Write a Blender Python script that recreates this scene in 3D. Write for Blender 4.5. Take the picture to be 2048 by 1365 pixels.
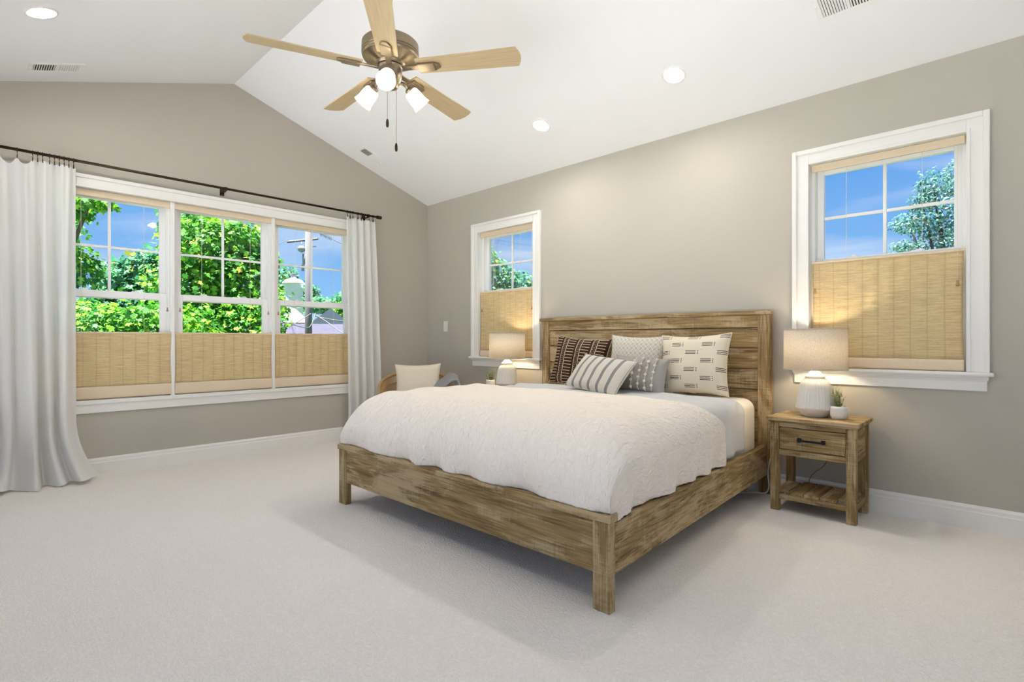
import bpy, bmesh, math, random
import numpy as np
from mathutils import Vector, Matrix
PI = math.pi
random.seed(7)
RNG = np.random.default_rng(11)
for o in list(bpy.data.objects):
    bpy.data.objects.remove(o)
SC = bpy.context.scene
COL = SC.collection

# ------------------------------------------------------------------ camera
F_PX, V0 = 1068.6, 680.2
cam_d = bpy.data.cameras.new('camera')
cam = bpy.data.objects.new('camera', cam_d)
COL.objects.link(cam)
cam.location = (5.2157, -3.9217, 1.056)
cam.rotation_euler = (PI/2, 0, 0.7693)
cam_d.sensor_width = 36.0
cam_d.sensor_fit = 'HORIZONTAL'
cam_d.lens = F_PX/2048*36.0
cam_d.shift_y = -(682.5-V0)/2048
cam_d.clip_start = 0.05
cam_d.clip_end = 500
SC.camera = cam

# ------------------------------------------------------------------ world, sun, exposure
SC.view_settings.view_transform = 'Standard'
SC.view_settings.look = 'None'
SC.view_settings.exposure = 1.02
SC.view_settings.gamma = 1.0
SC.view_settings.use_curve_mapping = False
SC.cycles.use_denoising = True
SC.cycles.max_bounces = 14
SC.cycles.diffuse_bounces = 8
SC.cycles.transmission_bounces = 8
SC.cycles.transparent_max_bounces = 24
SC.cycles.caustics_reflective = False
SC.cycles.caustics_refractive = False
SC.cycles.sample_clamp_indirect = 6.0

CAN_POWER = 400.0      # radiance of a recessed bulb
FAN_POWER = 66.0      # radiance of the fan bulbs
LAMP_POWER = 74.0     # radiance of a table lamp bulb

sun_d = bpy.data.lights.new('sun', 'SUN')
sun = bpy.data.objects.new('sun', sun_d)
COL.objects.link(sun)
sun.location = (20, -20, 40)
sun_d.energy = 13.5
sun_d.color = (1.0, 0.97, 0.92)
sun_d.angle = 0.02
sun.rotation_euler = Vector((0.03, 0.16, -0.985)).to_track_quat('-Z', 'Y').to_euler()


# ------------------------------------------------------------------ node helpers
class X:
    """a value in a node tree with arithmetic"""
    def __init__(s, nt, sock): s.nt, s.s = nt, sock
    def _m(s, op, *a):
        n = s.nt.nodes.new('ShaderNodeMath'); n.operation = op
        for i, v in enumerate((s,)+a):
            if isinstance(v, X): s.nt.links.new(v.s, n.inputs[i])
            else: n.inputs[i].default_value = v
        return X(s.nt, n.outputs[0])
    def __add__(s, o): return s._m('ADD', o)
    __radd__ = __add__
    def __sub__(s, o): return s._m('SUBTRACT', o)
    def __mul__(s, o): return s._m('MULTIPLY', o)
    __rmul__ = __mul__
    def __truediv__(s, o): return s._m('DIVIDE', o)
    def fr(s): return s._m('FRACT')
    def fl(s): return s._m('FLOOR')
    def ab(s): return s._m('ABSOLUTE')
    def sin(s): return s._m('SINE')
    def lt(s, o): return s._m('LESS_THAN', o)
    def gt(s, o): return s._m('GREATER_THAN', o)
    def mx(s, o): return s._m('MAXIMUM', o)
    def mn(s, o): return s._m('MINIMUM', o)
    def pw(s, o): return s._m('POWER', o)
    def ramp(s, a, b, c=0.0, d=1.0):
        n = s.nt.nodes.new('ShaderNodeMapRange'); n.clamp = True
        s.nt.links.new(s.s, n.inputs[0])
        for i, v in zip((1, 2, 3, 4), (a, b, c, d)): n.inputs[i].default_value = v
        return X(s.nt, n.outputs[0])


class Mat:
    def __init__(s, name, color=(.8, .8, .8), rough=.6, metal=0.0, spec=.5):
        s.m = bpy.data.materials.new(name); s.m.use_nodes = True
        s.nt = s.m.node_tree
        s.b = s.nt.nodes['Principled BSDF']; s.out = s.nt.nodes['Material Output']
        s.b.inputs['Base Color'].default_value = (*color, 1)
        s.b.inputs['Roughness'].default_value = rough
        s.b.inputs['Metallic'].default_value = metal
        s.b.inputs['Specular IOR Level'].default_value = spec
        s.m.diffuse_color = (*color, 1)
    def N(s, t): return s.nt.nodes.new(t)
    def L(s, a, b): s.nt.links.new(a.s if isinstance(a, X) else a, b)
    def coord(s, kind='Object', scale=(1, 1, 1), rand=False, rot=None):
        tc = s.N('ShaderNodeTexCoord'); mp = s.N('ShaderNodeMapping')
        mp.inputs['Scale'].default_value = scale
        if rot: mp.inputs['Rotation'].default_value = rot
        src = tc.outputs[kind]
        if rand:
            oi = s.N('ShaderNodeObjectInfo'); va = s.N('ShaderNodeVectorMath'); va.operation = 'MULTIPLY_ADD'
            cb = s.N('ShaderNodeCombineXYZ')
            for i, k in enumerate((7.3, 11.9, 5.1)):
                q = X(s.nt, oi.outputs['Random'])*k; s.L(q, cb.inputs[i])
            va.operation = 'ADD'; s.nt.links.new(src, va.inputs[0]); s.nt.links.new(cb.outputs[0], va.inputs[1]); src = va.outputs[0]
        s.nt.links.new(src, mp.inputs['Vector'])
        return mp.outputs[0]
    def xyz(s, vec):
        n = s.N('ShaderNodeSeparateXYZ'); s.nt.links.new(vec, n.inputs[0])
        return [X(s.nt, o) for o in n.outputs]
    def noise(s, vec, scale=1.0, detail=3.0, rough=.5, dist=0.0):
        n = s.N('ShaderNodeTexNoise'); n.inputs['Scale'].default_value = scale
        n.inputs['Detail'].default_value = detail; n.inputs['Roughness'].default_value = rough
        n.inputs['Distortion'].default_value = dist
        s.nt.links.new(vec, n.inputs['Vector']); return X(s.nt, n.outputs[0])
    def voro(s, vec, scale):
        n = s.N('ShaderNodeTexVoronoi'); n.inputs['Scale'].default_value = scale
        s.nt.links.new(vec, n.inputs['Vector']); return X(s.nt, n.outputs['Distance'])
    def mix(s, f, a, b):
        n = s.N('ShaderNodeMix'); n.data_type = 'RGBA'
        if isinstance(f, X): s.L(f, n.inputs[0])
        else: n.inputs[0].default_value = f
        for v, k in ((a, 6), (b, 7)):
            if isinstance(v, (tuple, list)): n.inputs[k].default_value = (*v, 1)
            else: s.nt.links.new(v, n.inputs[k])
        return n.outputs[2]
    def color(s, sock): s.nt.links.new(sock, s.b.inputs['Base Color']); return s
    def bump(s, h, strength=.3, dist=.01):
        n = s.N('ShaderNodeBump'); n.inputs['Strength'].default_value = strength
        n.inputs['Distance'].default_value = dist; s.L(h, n.inputs['Height'])
        s.nt.links.new(n.outputs[0], s.b.inputs['Normal']); return s
    def translucent(s, f, color_sock=None, color=(1, 1, 1)):
        t = s.N('ShaderNodeBsdfTranslucent'); mx = s.N('ShaderNodeMixShader')
        t.inputs[0].default_value = (*color, 1)
        if color_sock is not None: s.nt.links.new(color_sock, t.inputs[0])
        if isinstance(f, X): s.L(f, mx.inputs[0])
        else: mx.inputs[0].default_value = f
        s.nt.links.new(s.b.outputs[0], mx.inputs[1]); s.nt.links.new(t.outputs[0], mx.inputs[2])
        s.nt.links.new(mx.outputs[0], s.out.inputs[0]); s.last = mx; return s
    def transparent(s, f):
        t = s.N('ShaderNodeBsdfTransparent'); mx = s.N('ShaderNodeMixShader')
        if isinstance(f, X): s.L(f, mx.inputs[0])
        else: mx.inputs[0].default_value = f
        s.nt.links.new(s.last.outputs[0] if hasattr(s, 'last') else s.b.outputs[0], mx.inputs[1])
        s.nt.links.new(t.outputs[0], mx.inputs[2]); s.nt.links.new(mx.outputs[0], s.out.inputs[0]); return s
    def emit(s, color, strength):
        s.b.inputs['Emission Color'].default_value = (*color, 1)
        s.b.inputs['Emission Strength'].default_value = strength; return s


# ------------------------------------------------------------------ sky
wd = bpy.data.worlds.new('world'); SC.world = wd; wd.use_nodes = True
nt = wd.node_tree
bg = nt.nodes['Background']
tc = nt.nodes.new('ShaderNodeTexCoord')
sp = nt.nodes.new('ShaderNodeSeparateXYZ'); nt.links.new(tc.outputs['Generated'], sp.inputs[0])
zz = X(nt, sp.outputs[2])
h = zz.ramp(-0.02, 0.36)
def wmix(f, a, b):
    n = nt.nodes.new('ShaderNodeMix'); n.data_type = 'RGBA'; nt.links.new(f.s, n.inputs[0])
    for v, k in ((a, 6), (b, 7)):
        if isinstance(v, tuple): n.inputs[k].default_value = (*v, 1)
        else: nt.links.new(v, n.inputs[k])
    return n.outputs[2]
base = wmix(h, (.33, .62, .95), (.065, .285, .78))
mp = nt.nodes.new('ShaderNodeMapping'); mp.inputs['Scale'].default_value = (1.6, 1.6, 8.5)
mp.inputs['Location'].default_value = (0.35, 0.1, 0.42)
nt.links.new(tc.outputs['Generated'], mp.inputs[0])
nz = nt.nodes.new('ShaderNodeTexNoise'); nz.inputs['Scale'].default_value = 1.5; nz.inputs['Detail'].default_value = 6
nz.inputs['Distortion'].default_value = .6
nt.links.new(mp.outputs[0], nz.inputs['Vector'])
cl = X(nt, nz.outputs[0]).ramp(.42, .74, 0, .92)
sky = wmix(cl, base, (.86, .90, .97))
nt.links.new(sky, bg.inputs[0])
bg.inputs[1].default_value = 0.54


# ------------------------------------------------------------------ mesh helpers
class MB:
    def __init__(s): s.v, s.f, s.uv = [], [], {}
    def add(s, vs, fs):
        n = len(s.v); s.v += [tuple(p) for p in vs]; s.f += [tuple(i+n for i in f) for f in fs]; return n
    def box(s, x0, x1, y0, y1, z0, z1):
        s.add([(x0, y0, z0), (x1, y0, z0), (x1, y1, z0), (x0, y1, z0), (x0, y0, z1), (x1, y0, z1), (x1, y1, z1), (x0, y1, z1)],
              [(0, 3, 2, 1), (4, 5, 6, 7), (0, 1, 5, 4), (1, 2, 6, 5), (2, 3, 7, 6), (3, 0, 4, 7)]); return s
    def tube(s, pts, r, n=8, closed=False, cap=True):
        P = [Vector(p) for p in pts]; m = len(P)
        rs = r if isinstance(r, (list, tuple)) else [r]*m
        T = []
        for i in range(m):
            a = P[(i-1) % m] if closed or i > 0 else P[i]
            b = P[(i+1) % m] if closed or i < m-1 else P[i]
            t = (b-a); T.append(t.normalized() if t.length > 1e-9 else Vector((0, 0, 1)))
        up = Vector((0, 0, 1)) if abs(T[0].z) < .9 else Vector((1, 0, 0))
        nrm = T[0].cross(up).normalized(); vs = []
        for i in range(m):
            nrm = (nrm - T[i]*nrm.dot(T[i])).normalized(); bn = T[i].cross(nrm)
            for k in range(n):
                a = 2*PI*k/n; vs.append(P[i]+(nrm*math.cos(a)+bn*math.sin(a))*rs[i])
        fs = []
        for i in range(m if closed else m-1):
            j = (i+1) % m
            for k in range(n):
                k2 = (k+1) % n; fs.append((i*n+k, i*n+k2, j*n+k2, j*n+k))
        if cap and not closed:
            fs.append(tuple(reversed(range(n)))); fs.append(tuple((m-1)*n+k for k in range(n)))
        s.add(vs, fs); return s
    def lathe(s, prof, n=32, at=(0, 0, 0), ax=None, ribs=0, depth=0, z0=0, z1=0, capb=True, capt=True):
        """prof: (radius, height) along +z, or along ax (a 3x3 matrix)"""
        at = Vector(at); vs = []
        for r, z in prof:
            for k in range(n):
                a = 2*PI*k/n; rr = r
                if ribs and z0 <= z <= z1: rr = r-depth*(0.5+0.5*math.cos(a*ribs))
                p = Vector((rr*math.cos(a), rr*math.sin(a), z))
                vs.append(at+(ax @ p if ax else p))
        fs = []
        for i in range(len(prof)-1):
            for k in range(n):
                k2 = (k+1) % n; fs.append((i*n+k, i*n+k2, (i+1)*n+k2, (i+1)*n+k))
        if capb and prof[0][0] > 1e-6: fs.append(tuple(reversed(range(n))))
        if capt and prof[-1][0] > 1e-6: fs.append(tuple((len(prof)-1)*n+k for k in range(n)))
        s.add(vs, fs); return s
    def grid(s, fn, nu, nv, uv=True):
        vs, us = [], []
        for j in range(nv+1):
            for i in range(nu+1):
                u, v = i/nu, j/nv; vs.append(fn(u, v)); us.append((u, v))
        fs = [(j*(nu+1)+i, j*(nu+1)+i+1, (j+1)*(nu+1)+i+1, (j+1)*(nu+1)+i) for j in range(nv) for i in range(nu)]
        n = s.add(vs, fs)
        for i, q in enumerate(us): s.uv[n+i] = q
        return s
    def ball(s, c, r, n=10, sc=(1, 1, 1)):
        m = n//2; vs = [(c[0], c[1], c[2]-r*sc[2])]
        for j in range(1, m):
            t = -PI/2+PI*j/m
            for k in range(n):
                a = 2*PI*k/n; vs.append((c[0]+r*sc[0]*math.cos(t)*math.cos(a), c[1]+r*sc[1]*math.cos(t)*math.sin(a), c[2]+r*sc[2]*math.sin(t)))
        vs.append((c[0], c[1], c[2]+r*sc[2])); fs = []
        for k in range(n):
            k2 = (k+1) % n; fs.append((0, 1+k2, 1+k)); fs.append((len(vs)-1, 1+(m-2)*n+k, 1+(m-2)*n+k2))
            for j in range(m-2): fs.append((1+j*n+k, 1+j*n+k2, 1+(j+1)*n+k2, 1+(j+1)*n+k))
        s.add(vs, fs); return s
    def xf(s, fn): s.v = [tuple(fn(*p)) for p in s.v]; return s
    def build(s, name, mat, parent=None, smooth=False, bevel=0.0, world=True, solid=0.0, sub=0, soff=-1.0):
        off = Vector((0, 0, 0))
        if parent is not None and world:
            q = parent
            while q is not None: off += q.location; q = q.parent
        me = bpy.data.meshes.new(name)
        me.from_pydata([(p[0]-off.x, p[1]-off.y, p[2]-off.z) for p in s.v], [], s.f)
        if s.uv:
            l = me.uv_layers.new(name='UVMap')
            for lp in me.loops: l.data[lp.index].uv = s.uv.get(lp.vertex_index, (0, 0))
        me.update()
        if smooth:
            for p in me.polygons: p.use_smooth = True
        o = bpy.data.objects.new(name, me); COL.objects.link(o)
        if mat is not None: me.materials.append(mat.m if isinstance(mat, Mat) else mat)
        if parent is not None: o.parent = parent
        if bevel:
            b = o.modifiers.new('bevel', 'BEVEL'); b.width = bevel; b.segments = 2; b.limit_method = 'ANGLE'
        if solid:
            b = o.modifiers.new('solid', 'SOLIDIFY'); b.thickness = solid; b.offset = soff
        if sub:
            b = o.modifiers.new('sub', 'SUBSURF'); b.levels = sub; b.render_levels = sub
        return o


def box(name, mat, b, parent=None, bevel=0.0, **k): return MB().box(*b).build(name, mat, parent, bevel=bevel, **k)
def tag(o, label, cat, group=None, kind=None):
    o['label'] = label; o['category'] = cat
    if group: o['group'] = group
    if kind: o['kind'] = kind
    return o
def thing(name, label, cat, loc=(0, 0, 0), rotz=0.0, group=None, rot=None):
    o = bpy.data.objects.new(name, None); COL.objects.link(o); o.empty_display_size = .1
    o.location = loc; o.rotation_euler = rot if rot else (0, 0, rotz)
    return tag(o, label, cat, group)
def struct(o): o['kind'] = 'structure'; return o
def sempty(name):
    o = bpy.data.objects.new(name, None); COL.objects.link(o); return struct(o)
def dup(root, loc, label, rotz=None):
    r = root.copy(); COL.objects.link(r); r.location = loc; r['label'] = label
    if rotz is not None: r.rotation_euler = (0, 0, rotz)
    for ch in list(root.children):
        c = ch.copy(); COL.objects.link(c); c.parent = r
        for g in list(ch.children):
            d = g.copy(); COL.objects.link(d); d.parent = c
    return r


# ------------------------------------------------------------------ materials
m_wall = Mat('greige_paint', (.492, .458, .392), .85, spec=.25)
c = m_wall.coord(); m_wall.bump(m_wall.noise(c, 260, 2), .05, .002)
m_ceil = Mat('ceiling_paint', (.86, .865, .875), .9, spec=.2)
m_trim = Mat('white_trim_paint', (.83, .81, .77), .38, spec=.4)
m_vinyl = Mat('white_vinyl', (.86, .86, .85), .4, spec=.4)
m_white = Mat('white_enamel', (.86, .86, .84), .45)

m_carpet = Mat('loop_pile_carpet', (.70, .66, .61), .95, spec=.1)
c = m_carpet.coord()
nb = m_carpet.noise(c, 150, 2, .6); nl = m_carpet.noise(c, 1.3, 3); vo = m_carpet.voro(c, 120)
m_carpet.color(m_carpet.mix(nb*.6+vo*.5+nl*.3, (.71, .668, .617), (.87, .825, .775)))
m_carpet.bump(nb*.6+vo, .55, .006)


def wood(name, ax, dark=(.155, .094, .037), mid=(.42, .282, .122), light=(.60, .465, .28), patch=.62):
    m = Mat(name, mid, .72, spec=.25)
    def sc(a, b): return tuple(a if i == ax else b for i in range(3))
    c1 = m.coord(scale=sc(1.3, 16), rand=True); c2 = m.coord(scale=sc(4.5, 130), rand=True)
    c3 = m.coord(scale=sc(2.2, 7.0), rand=True); c4 = m.coord(scale=sc(150, 5), rand=True)
    g = m.noise(c1, 1.0, 6, .62, 1.6); f = m.noise(c2, 1.0, 4, .6); p = m.noise(c3, 1.0, 4, .65, .8)
    saw = m.noise(c4, 1.0, 2, .5)
    t = (g*.66+f*.34).ramp(.385, .60)
    col = m.mix(t, dark, mid)
    rub = (p*.64+f*.26+saw*.12).ramp(.49, .565, 0, patch)
    m.color(m.mix(rub, col, light))
    m.bump(g*.5+f*.5+saw*.12, .35, .004)
    return m
WX, WY, WZ = wood('weathered_pine_crosswise', 0), wood('weathered_pine_lengthwise', 1), wood('weathered_pine_upright', 2)

m_duvet = Mat('white_seersucker_cotton', (.95, .86, .755), .95, spec=.1)
c = m_duvet.coord('UV', (115, 34, 1), rot=(0, 0, .5)); d1 = m_duvet.noise(c, 1.0, 3, .55, .8)
c2 = m_duvet.coord('UV', (9, 7, 1)); d2 = m_duvet.noise(c2, 1.0, 3, .5, .4)
m_duvet.bump(d1*.9+d2*.8, .85, .020)
m_greysheet = Mat('pale_grey_linen', (.66, .65, .635), .95, spec=.1)
c = m_greysheet.coord('UV', (18, 5, 1)); m_greysheet.bump(m_greysheet.noise(c, 1.0, 4, .55, .5), .5, .012)
m_sheet = Mat('white_fitted_sheet', (.84, .79, .71), .95, spec=.1)
c = m_sheet.coord('Object', (6, 9, 4)); m_sheet.bump(m_sheet.noise(c, 1.0, 4, .55, .5), .5, .012)

# woven shades, seen in daylight: slubs along the width, tape seams down the length
def shade_mat(name, seam, col=(.97, .715, .43), off=0.0):
    m = Mat(name, col, .9, spec=.1)
    cu = m.coord('UV'); u, v, _ = m.xyz(cu)
    oc = m.coord('Object', (7, 7, 170)); sl = m.noise(oc, 1.0, 3, .6); wv = m.noise(m.coord('Object', (60, 60, 420)), 1.0, 2)
    t = (sl*.7+wv*.3).ramp(.34, .68)
    tape = ((u*seam+off).fr()-.5).ab().lt(.055) if seam else None
    cc = m.mix(t, tuple(q*.74 for q in col), tuple(min(1, q*1.22) for q in col))
    if seam:
        dk = m.mix(tape*.30, cc, tuple(q*.62 for q in col)); m.color(dk)
    else: m.color(cc)
    m.bump(t, .25, .003)
    m.translucent(.42, m.b.inputs['Base Color'].links[0].from_socket)
    return m
m_blind = shade_mat('woven_shade_fabric', 9.5)
m_blindplain = Mat('woven_shade_band', (.56, .44, .29), .9, spec=.1)
c = m_blindplain.coord('Object', (60, 60, 260)); m_blindplain.color(m_blindplain.mix(m_blindplain.noise(c, 1, 3), (.68, .56, .40), (.82, .68, .50)))
m_cord = Mat('pale_cord', (.72, .68, .58), .8)
m_tassel = Mat('wooden_cord_pull', (.42, .27, .12), .55)

m_sheer = Mat('white_linen_sheer', (.86, .855, .84), .95, spec=.05)
c = m_sheer.coord('Object', (1, 1, 1)); w1 = m_sheer.noise(m_sheer.coord('Object', (500, 500, 30)), 1, 2)
w2 = m_sheer.noise(m_sheer.coord('Object', (30, 30, 500)), 1, 2)
m_sheer.bump(w1+w2, .2, .002)
m_sheer.translucent(.28, color=(.93, .92, .90)).transparent(.035)
m_bronze = Mat('oil_rubbed_bronze', (.055, .036, .022), .38, 1.0)
m_fanmetal = Mat('brushed_bronze', (.30, .235, .155), .36, .85)
m_black = Mat('black_iron', (.012, .012, .012), .5, .3)
m_slot = Mat('flat_dark', (.05, .05, .05), .9)
m_blade = Mat('light_maple_blade', (.50, .38, .225), .6)
c = m_blade.coord('UV', (1.3, 9, 1)); m_blade.color(m_blade.mix(m_blade.noise(c, 2, 5, .6, .5).ramp(.3, .7), (.46, .345, .195), (.56, .44, .27)))
m_bladetop = Mat('dark_blade_edge', (.16, .09, .04), .5)

m_glass = Mat('window_glass', (1, 1, 1), 0)
n_t = m_glass.N('ShaderNodeBsdfTransparent'); n_g = m_glass.N('ShaderNodeBsdfGlossy'); n_g.inputs['Roughness'].default_value = .02
n_f = m_glass.N('ShaderNodeFresnel'); n_f.inputs[0].default_value = 1.35; n_m = m_glass.N('ShaderNodeMixShader')
n_t.inputs[0].default_value = (.985, .985, .985, 1)
m_glass.L(X(m_glass.nt, n_f.outputs[0])*.7, n_m.inputs[0]); m_glass.nt.links.new(n_t.outputs[0], n_m.inputs[1])
m_glass.nt.links.new(n_g.outputs[0], n_m.inputs[2]); m_glass.nt.links.new(n_m.outputs[0], m_glass.out.inputs[0])

m_bulb = Mat('recessed_bulb', (1, 1, 1), .5).emit((1.0, .965, .93), CAN_POWER)
m_fanglass = Mat('frosted_glass', (.92, .90, .86), .35).translucent(.50, color=(.97, .95, .91))
m_fanbulb = Mat('lit_fan_bulb', (1, 1, 1), .4).emit((1.0, .95, .87), FAN_POWER)
m_lampbulb = Mat('lit_lamp_bulb', (1, 1, 1), .4).emit((1.0, .82, .55), LAMP_POWER)
m_ceramic = Mat('matt_white_ceramic', (.80, .77, .71), .7, spec=.3)
m_linen = Mat('oatmeal_linen_shade', (.66, .56, .44), .95, spec=.05)
c = m_linen.coord('Object', (1, 1, 1)); ln = m_linen.noise(c, 210, 4, .75).ramp(.33, .67)
lc = m_linen.mix(ln, (.61, .54, .44), (.86, .81, .72)); m_linen.color(lc); m_linen.translucent(.36, lc)
m_plant = Mat('sage_green_leaf', (.22, .27, .10), .6)
gi = m_plant.N('ShaderNodeNewGeometry'); m_plant.color(m_plant.mix(X(m_plant.nt, gi.outputs['Random Per Island']), (.15, .21, .07), (.40, .44, .22)))
m_soil = Mat('potting_soil', (.03, .02, .012), 1)
m_rattan = Mat('honey_rattan', (.46, .29, .12), .5)
m_weave = Mat('woven_rattan_cane', (.52, .34, .15), .6)
m_chairwood = Mat('pale_chair_wood', (.52, .37, .21), .5)
m_pillowcream = Mat('cream_cotton', (.78, .69, .55), .95, spec=.05)
c = m_pillowcream.coord('UV', (5, 5, 1)); m_pillowcream.bump(m_pillowcream.noise(c, 1, 3, .5, .4), .35, .02)
m_knit = Mat('grey_knitted_wool', (.44, .44, .445), 1, spec=.05)
cu = m_knit.coord('UV', (1, 1, 1)); u, v, _ = m_knit.xyz(cu)
kb = ((u*40+(v*60).sin()*.25)*2*PI).sin()*.5+((v*70)*2*PI).sin()*.3
m_knit.bump(kb, .8, .008)
m_cable = Mat('white_cable', (.80, .80, .80), .5)
m_cablebrown = Mat('tan_lamp_cord', (.30, .21, .10), .5)
m_plate = Mat('switch_plate_white', (.78, .765, .73), .4)

# cushion fabrics
m_p_stripe = Mat('cream_and_grey_striped_weave', (.7, .65, .56), .95, spec=.05)
u, v, _ = m_p_stripe.xyz(m_p_stripe.coord('UV'))
st = ((u*6.1+.30).fr()-.5).ab().lt(.15)*u.gt(.02)
fz = m_p_stripe.noise(m_p_stripe.coord('UV', (70, 160, 1)), 1, 2)
sc_ = m_p_stripe.mix(st, (.78, .72, .62), (.27, .26, .245)); m_p_stripe.color(m_p_stripe.mix(fz.ramp(.4, .7)*.35, sc_, (.60, .55, .47)))
m_p_stripe.bump(fz+((v*55)*2*PI).sin()*.3, .5, .006)

m_p_brown = Mat('dark_brown_mud_cloth', (.06, .03, .015), .95, spec=.05)
u, v, _ = m_p_brown.xyz(m_p_brown.coord('UV'))
wob = m_p_brown.noise(m_p_brown.coord('UV', (6, 6, 1)), 1, 2)
uu = u*3.7+wob*.10+.25
cell = uu.fr()
dash = ((v*16).fr()-.5).ab().lt(.105)*cell.gt(.36)*cell.lt(.86)
line = (cell-.30).ab().lt(.024).mx((cell-.02).ab().lt(.020))
dots = ((v*26).fr()-.5).ab().lt(.2)*(((cell-.10).ab().lt(.014)).mx((cell-.20).ab().lt(.014)))
msk = dash.mx(line).mx(dots)
wv = m_p_brown.noise(m_p_brown.coord('UV', (120, 120, 1)), 1, 2)
m_p_brown.color(m_p_brown.mix(msk, m_p_brown.mix(wv, (.035, .017, .010), (.085, .040, .020)), (.62, .51, .39)))
m_p_brown.bump(msk*.6+wv*.4, .4, .005)

m_p_cream = Mat('cream_cloth_with_black_dashes', (.76, .68, .53), .95, spec=.05)
u, v, _ = m_p_cream.xyz(m_p_cream.coord('UV'))
ww = m_p_cream.noise(m_p_cream.coord('UV', (5, 5, 1)), 1, 2)
col_ = (u*4.6+.1); ci = col_.fl(); cf = col_.fr()
par = (ci*.5).fr()
vv = v*3.6+par*1.0+ww*.02
vf = vv.fr()
bars = ((vf*10.7).fr()-.5).ab().lt(.20)*vf.gt(.2804)*vf.lt(.5607)*cf.gt(.14)*cf.lt(.80)
pts = ((vf*10.7).fr()-.5).ab().lt(.24)*vf.gt(.2804)*vf.lt(.5607)*(cf-.92).ab().lt(.035)
mk = bars.mx(pts)
m_p_cream.color(m_p_cream.mix(mk, (.77, .68, .53), (.035, .025, .022)))
m_p_cream.bump(m_p_cream.noise(m_p_cream.coord('UV', (4, 4, 1)), 1, 3, .5, .4), .3, .02)

m_p_patt = Mat('beige_cloth_with_white_lozenges', (.6, .55, .46), .95, spec=.05)
u, v, _ = m_p_patt.xyz(m_p_patt.coord('UV'))
a_ = ((u*13).fr()-.5).ab(); b_ = ((v*11).fr()-.5).ab()
lz = ((a_+b_-.5).ab()).lt(.09).mx((a_+b_).lt(.14))
wz = m_p_patt.noise(m_p_patt.coord('UV', (110, 110, 1)), 1, 2)
m_p_patt.color(m_p_patt.mix(lz, m_p_patt.mix(wz, (.48, .43, .35), (.60, .545, .455)), (.78, .74, .66)))
m_p_patt.bump(lz*.6+wz*.4, .5, .006)

m_p_grey = Mat('grey_linen_cloth', (.36, .345, .315), .95, spec=.05)
wz = m_p_grey.noise(m_p_grey.coord('UV', (180, 40, 1)), 1, 2)
u, v, _ = m_p_grey.xyz(m_p_grey.coord('UV'))
m_p_grey.color(m_p_grey.mix(wz, (.33, .305, .275), (.48, .445, .40)))
m_p_grey.bump(wz, .4, .004)
m_yarn = Mat('cream_yarn', (.76, .70, .57), .95)


# ------------------------------------------------------------------ room shell
RX, RY, EAVE, RIDGE_Y, PEAK = 7.2, -4.366, 2.6727, -2.183, 3.394
SL = (PEAK-EAVE)/(-RIDGE_Y)
def zr(y): return EAVE-SL*y
def zl(y): return EAVE+SL*(y-RY)

def holes(mb, a0, a1, b0, b1, rects, fn):
    A = sorted({a0, a1, *[q for r in rects for q in r[:2]]}); B = sorted({b0, b1, *[q for r in rects for q in r[2:]]})
    for i in range(len(A)-1):
        for j in range(len(B)-1):
            ca, cb = (A[i]+A[i+1])/2, (B[j]+B[j+1])/2
            if any(r[0] < ca < r[1] and r[2] < cb < r[3] for r in rects): continue
            mb.add([fn(A[i], B[j]), fn(A[i+1], B[j]), fn(A[i+1], B[j+1]), fn(A[i], B[j+1])], [(0, 1, 2, 3)])
    return mb

struct(MB().add and box('floor', m_carpet, (-.02, RX+.02, RY-.02, .02, -.05, 0)))
W1 = (-3.490, -0.990, .587, 2.228)       # y0 y1 z0 z1 in the left wall
W2 = (.914, 1.717, .876, 2.216)
W3 = (4.166, 4.963, .876, 2.216)
mb = holes(MB(), RY, 0, 0, EAVE, [W1], lambda y, z: (0, y, z)); mb.add([(0, RY, EAVE), (0, 0, EAVE), (0, RIDGE_Y, PEAK)], [(0, 1, 2)])
struct(mb.build('wall_left', m_wall))
struct(holes(MB(), 0, RX, 0, EAVE, [W2, W3], lambda x, z: (x, 0, z)).build('wall_back', m_wall))
W5 = (-4.12, -2.05)  # opening added in the unseen wall to let daylight in
mb = holes(MB(), RY, 0, 0, EAVE, [(*W5, .06, 2.36)], lambda y, z: (RX, y, z)); mb.add([(RX, RY, EAVE), (RX, 0, EAVE), (RX, RIDGE_Y, PEAK)], [(0, 1, 2)])
struct(mb.build('wall_right', m_wall))
W4 = [(.45, 2.45), (2.75, 4.75), (5.05, 6.95)]  # openings added behind the camera as daylight sources
struct(holes(MB(), 0, RX, 0, EAVE, [(a, b, .06, 2.36) for a, b in W4], lambda x, z: (x, RY, z)).build('wall_front', m_wall))
# unseen doors and decks added to bring in daylight, eave added to block sun
m_deck = Mat('added_deck_reflector', (.76, .78, .82), .9)  # colour of the added decks, pale to reflect sunlight upwards
for i_, (a, b) in enumerate(W4):
    dn = sempty('added_door_%d' % (i_+1))  # added glazed door, there only for the daylight it admits
    mb = MB(); y0, y1 = RY-.05, RY+.02
    mb.box(a, a+.07, y0, y1, .06, 2.36); mb.box(b-.07, b, y0, y1, .06, 2.36); mb.box(a+.07, b-.07, y0, y1, 2.29, 2.36); mb.box(a+.07, b-.07, y0, y1, .06, .18); mb.box((a+b)/2-.05, (a+b)/2+.05, y0, y1, .18, 2.29)
    mb.build('added_door_frame', m_trim, dn)
    for p, q in ((a+.07, (a+b)/2-.05), ((a+b)/2+.05, b-.07)):
        box('glass_pane', m_glass, (p, q, RY-.022, RY-.018, .18, 2.29), dn)
dn = sempty('added_door_4'); a, b = W5; x0, x1 = RX-.02, RX+.05; mb = MB()  # unseen side door added to light the bed's right side
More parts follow.
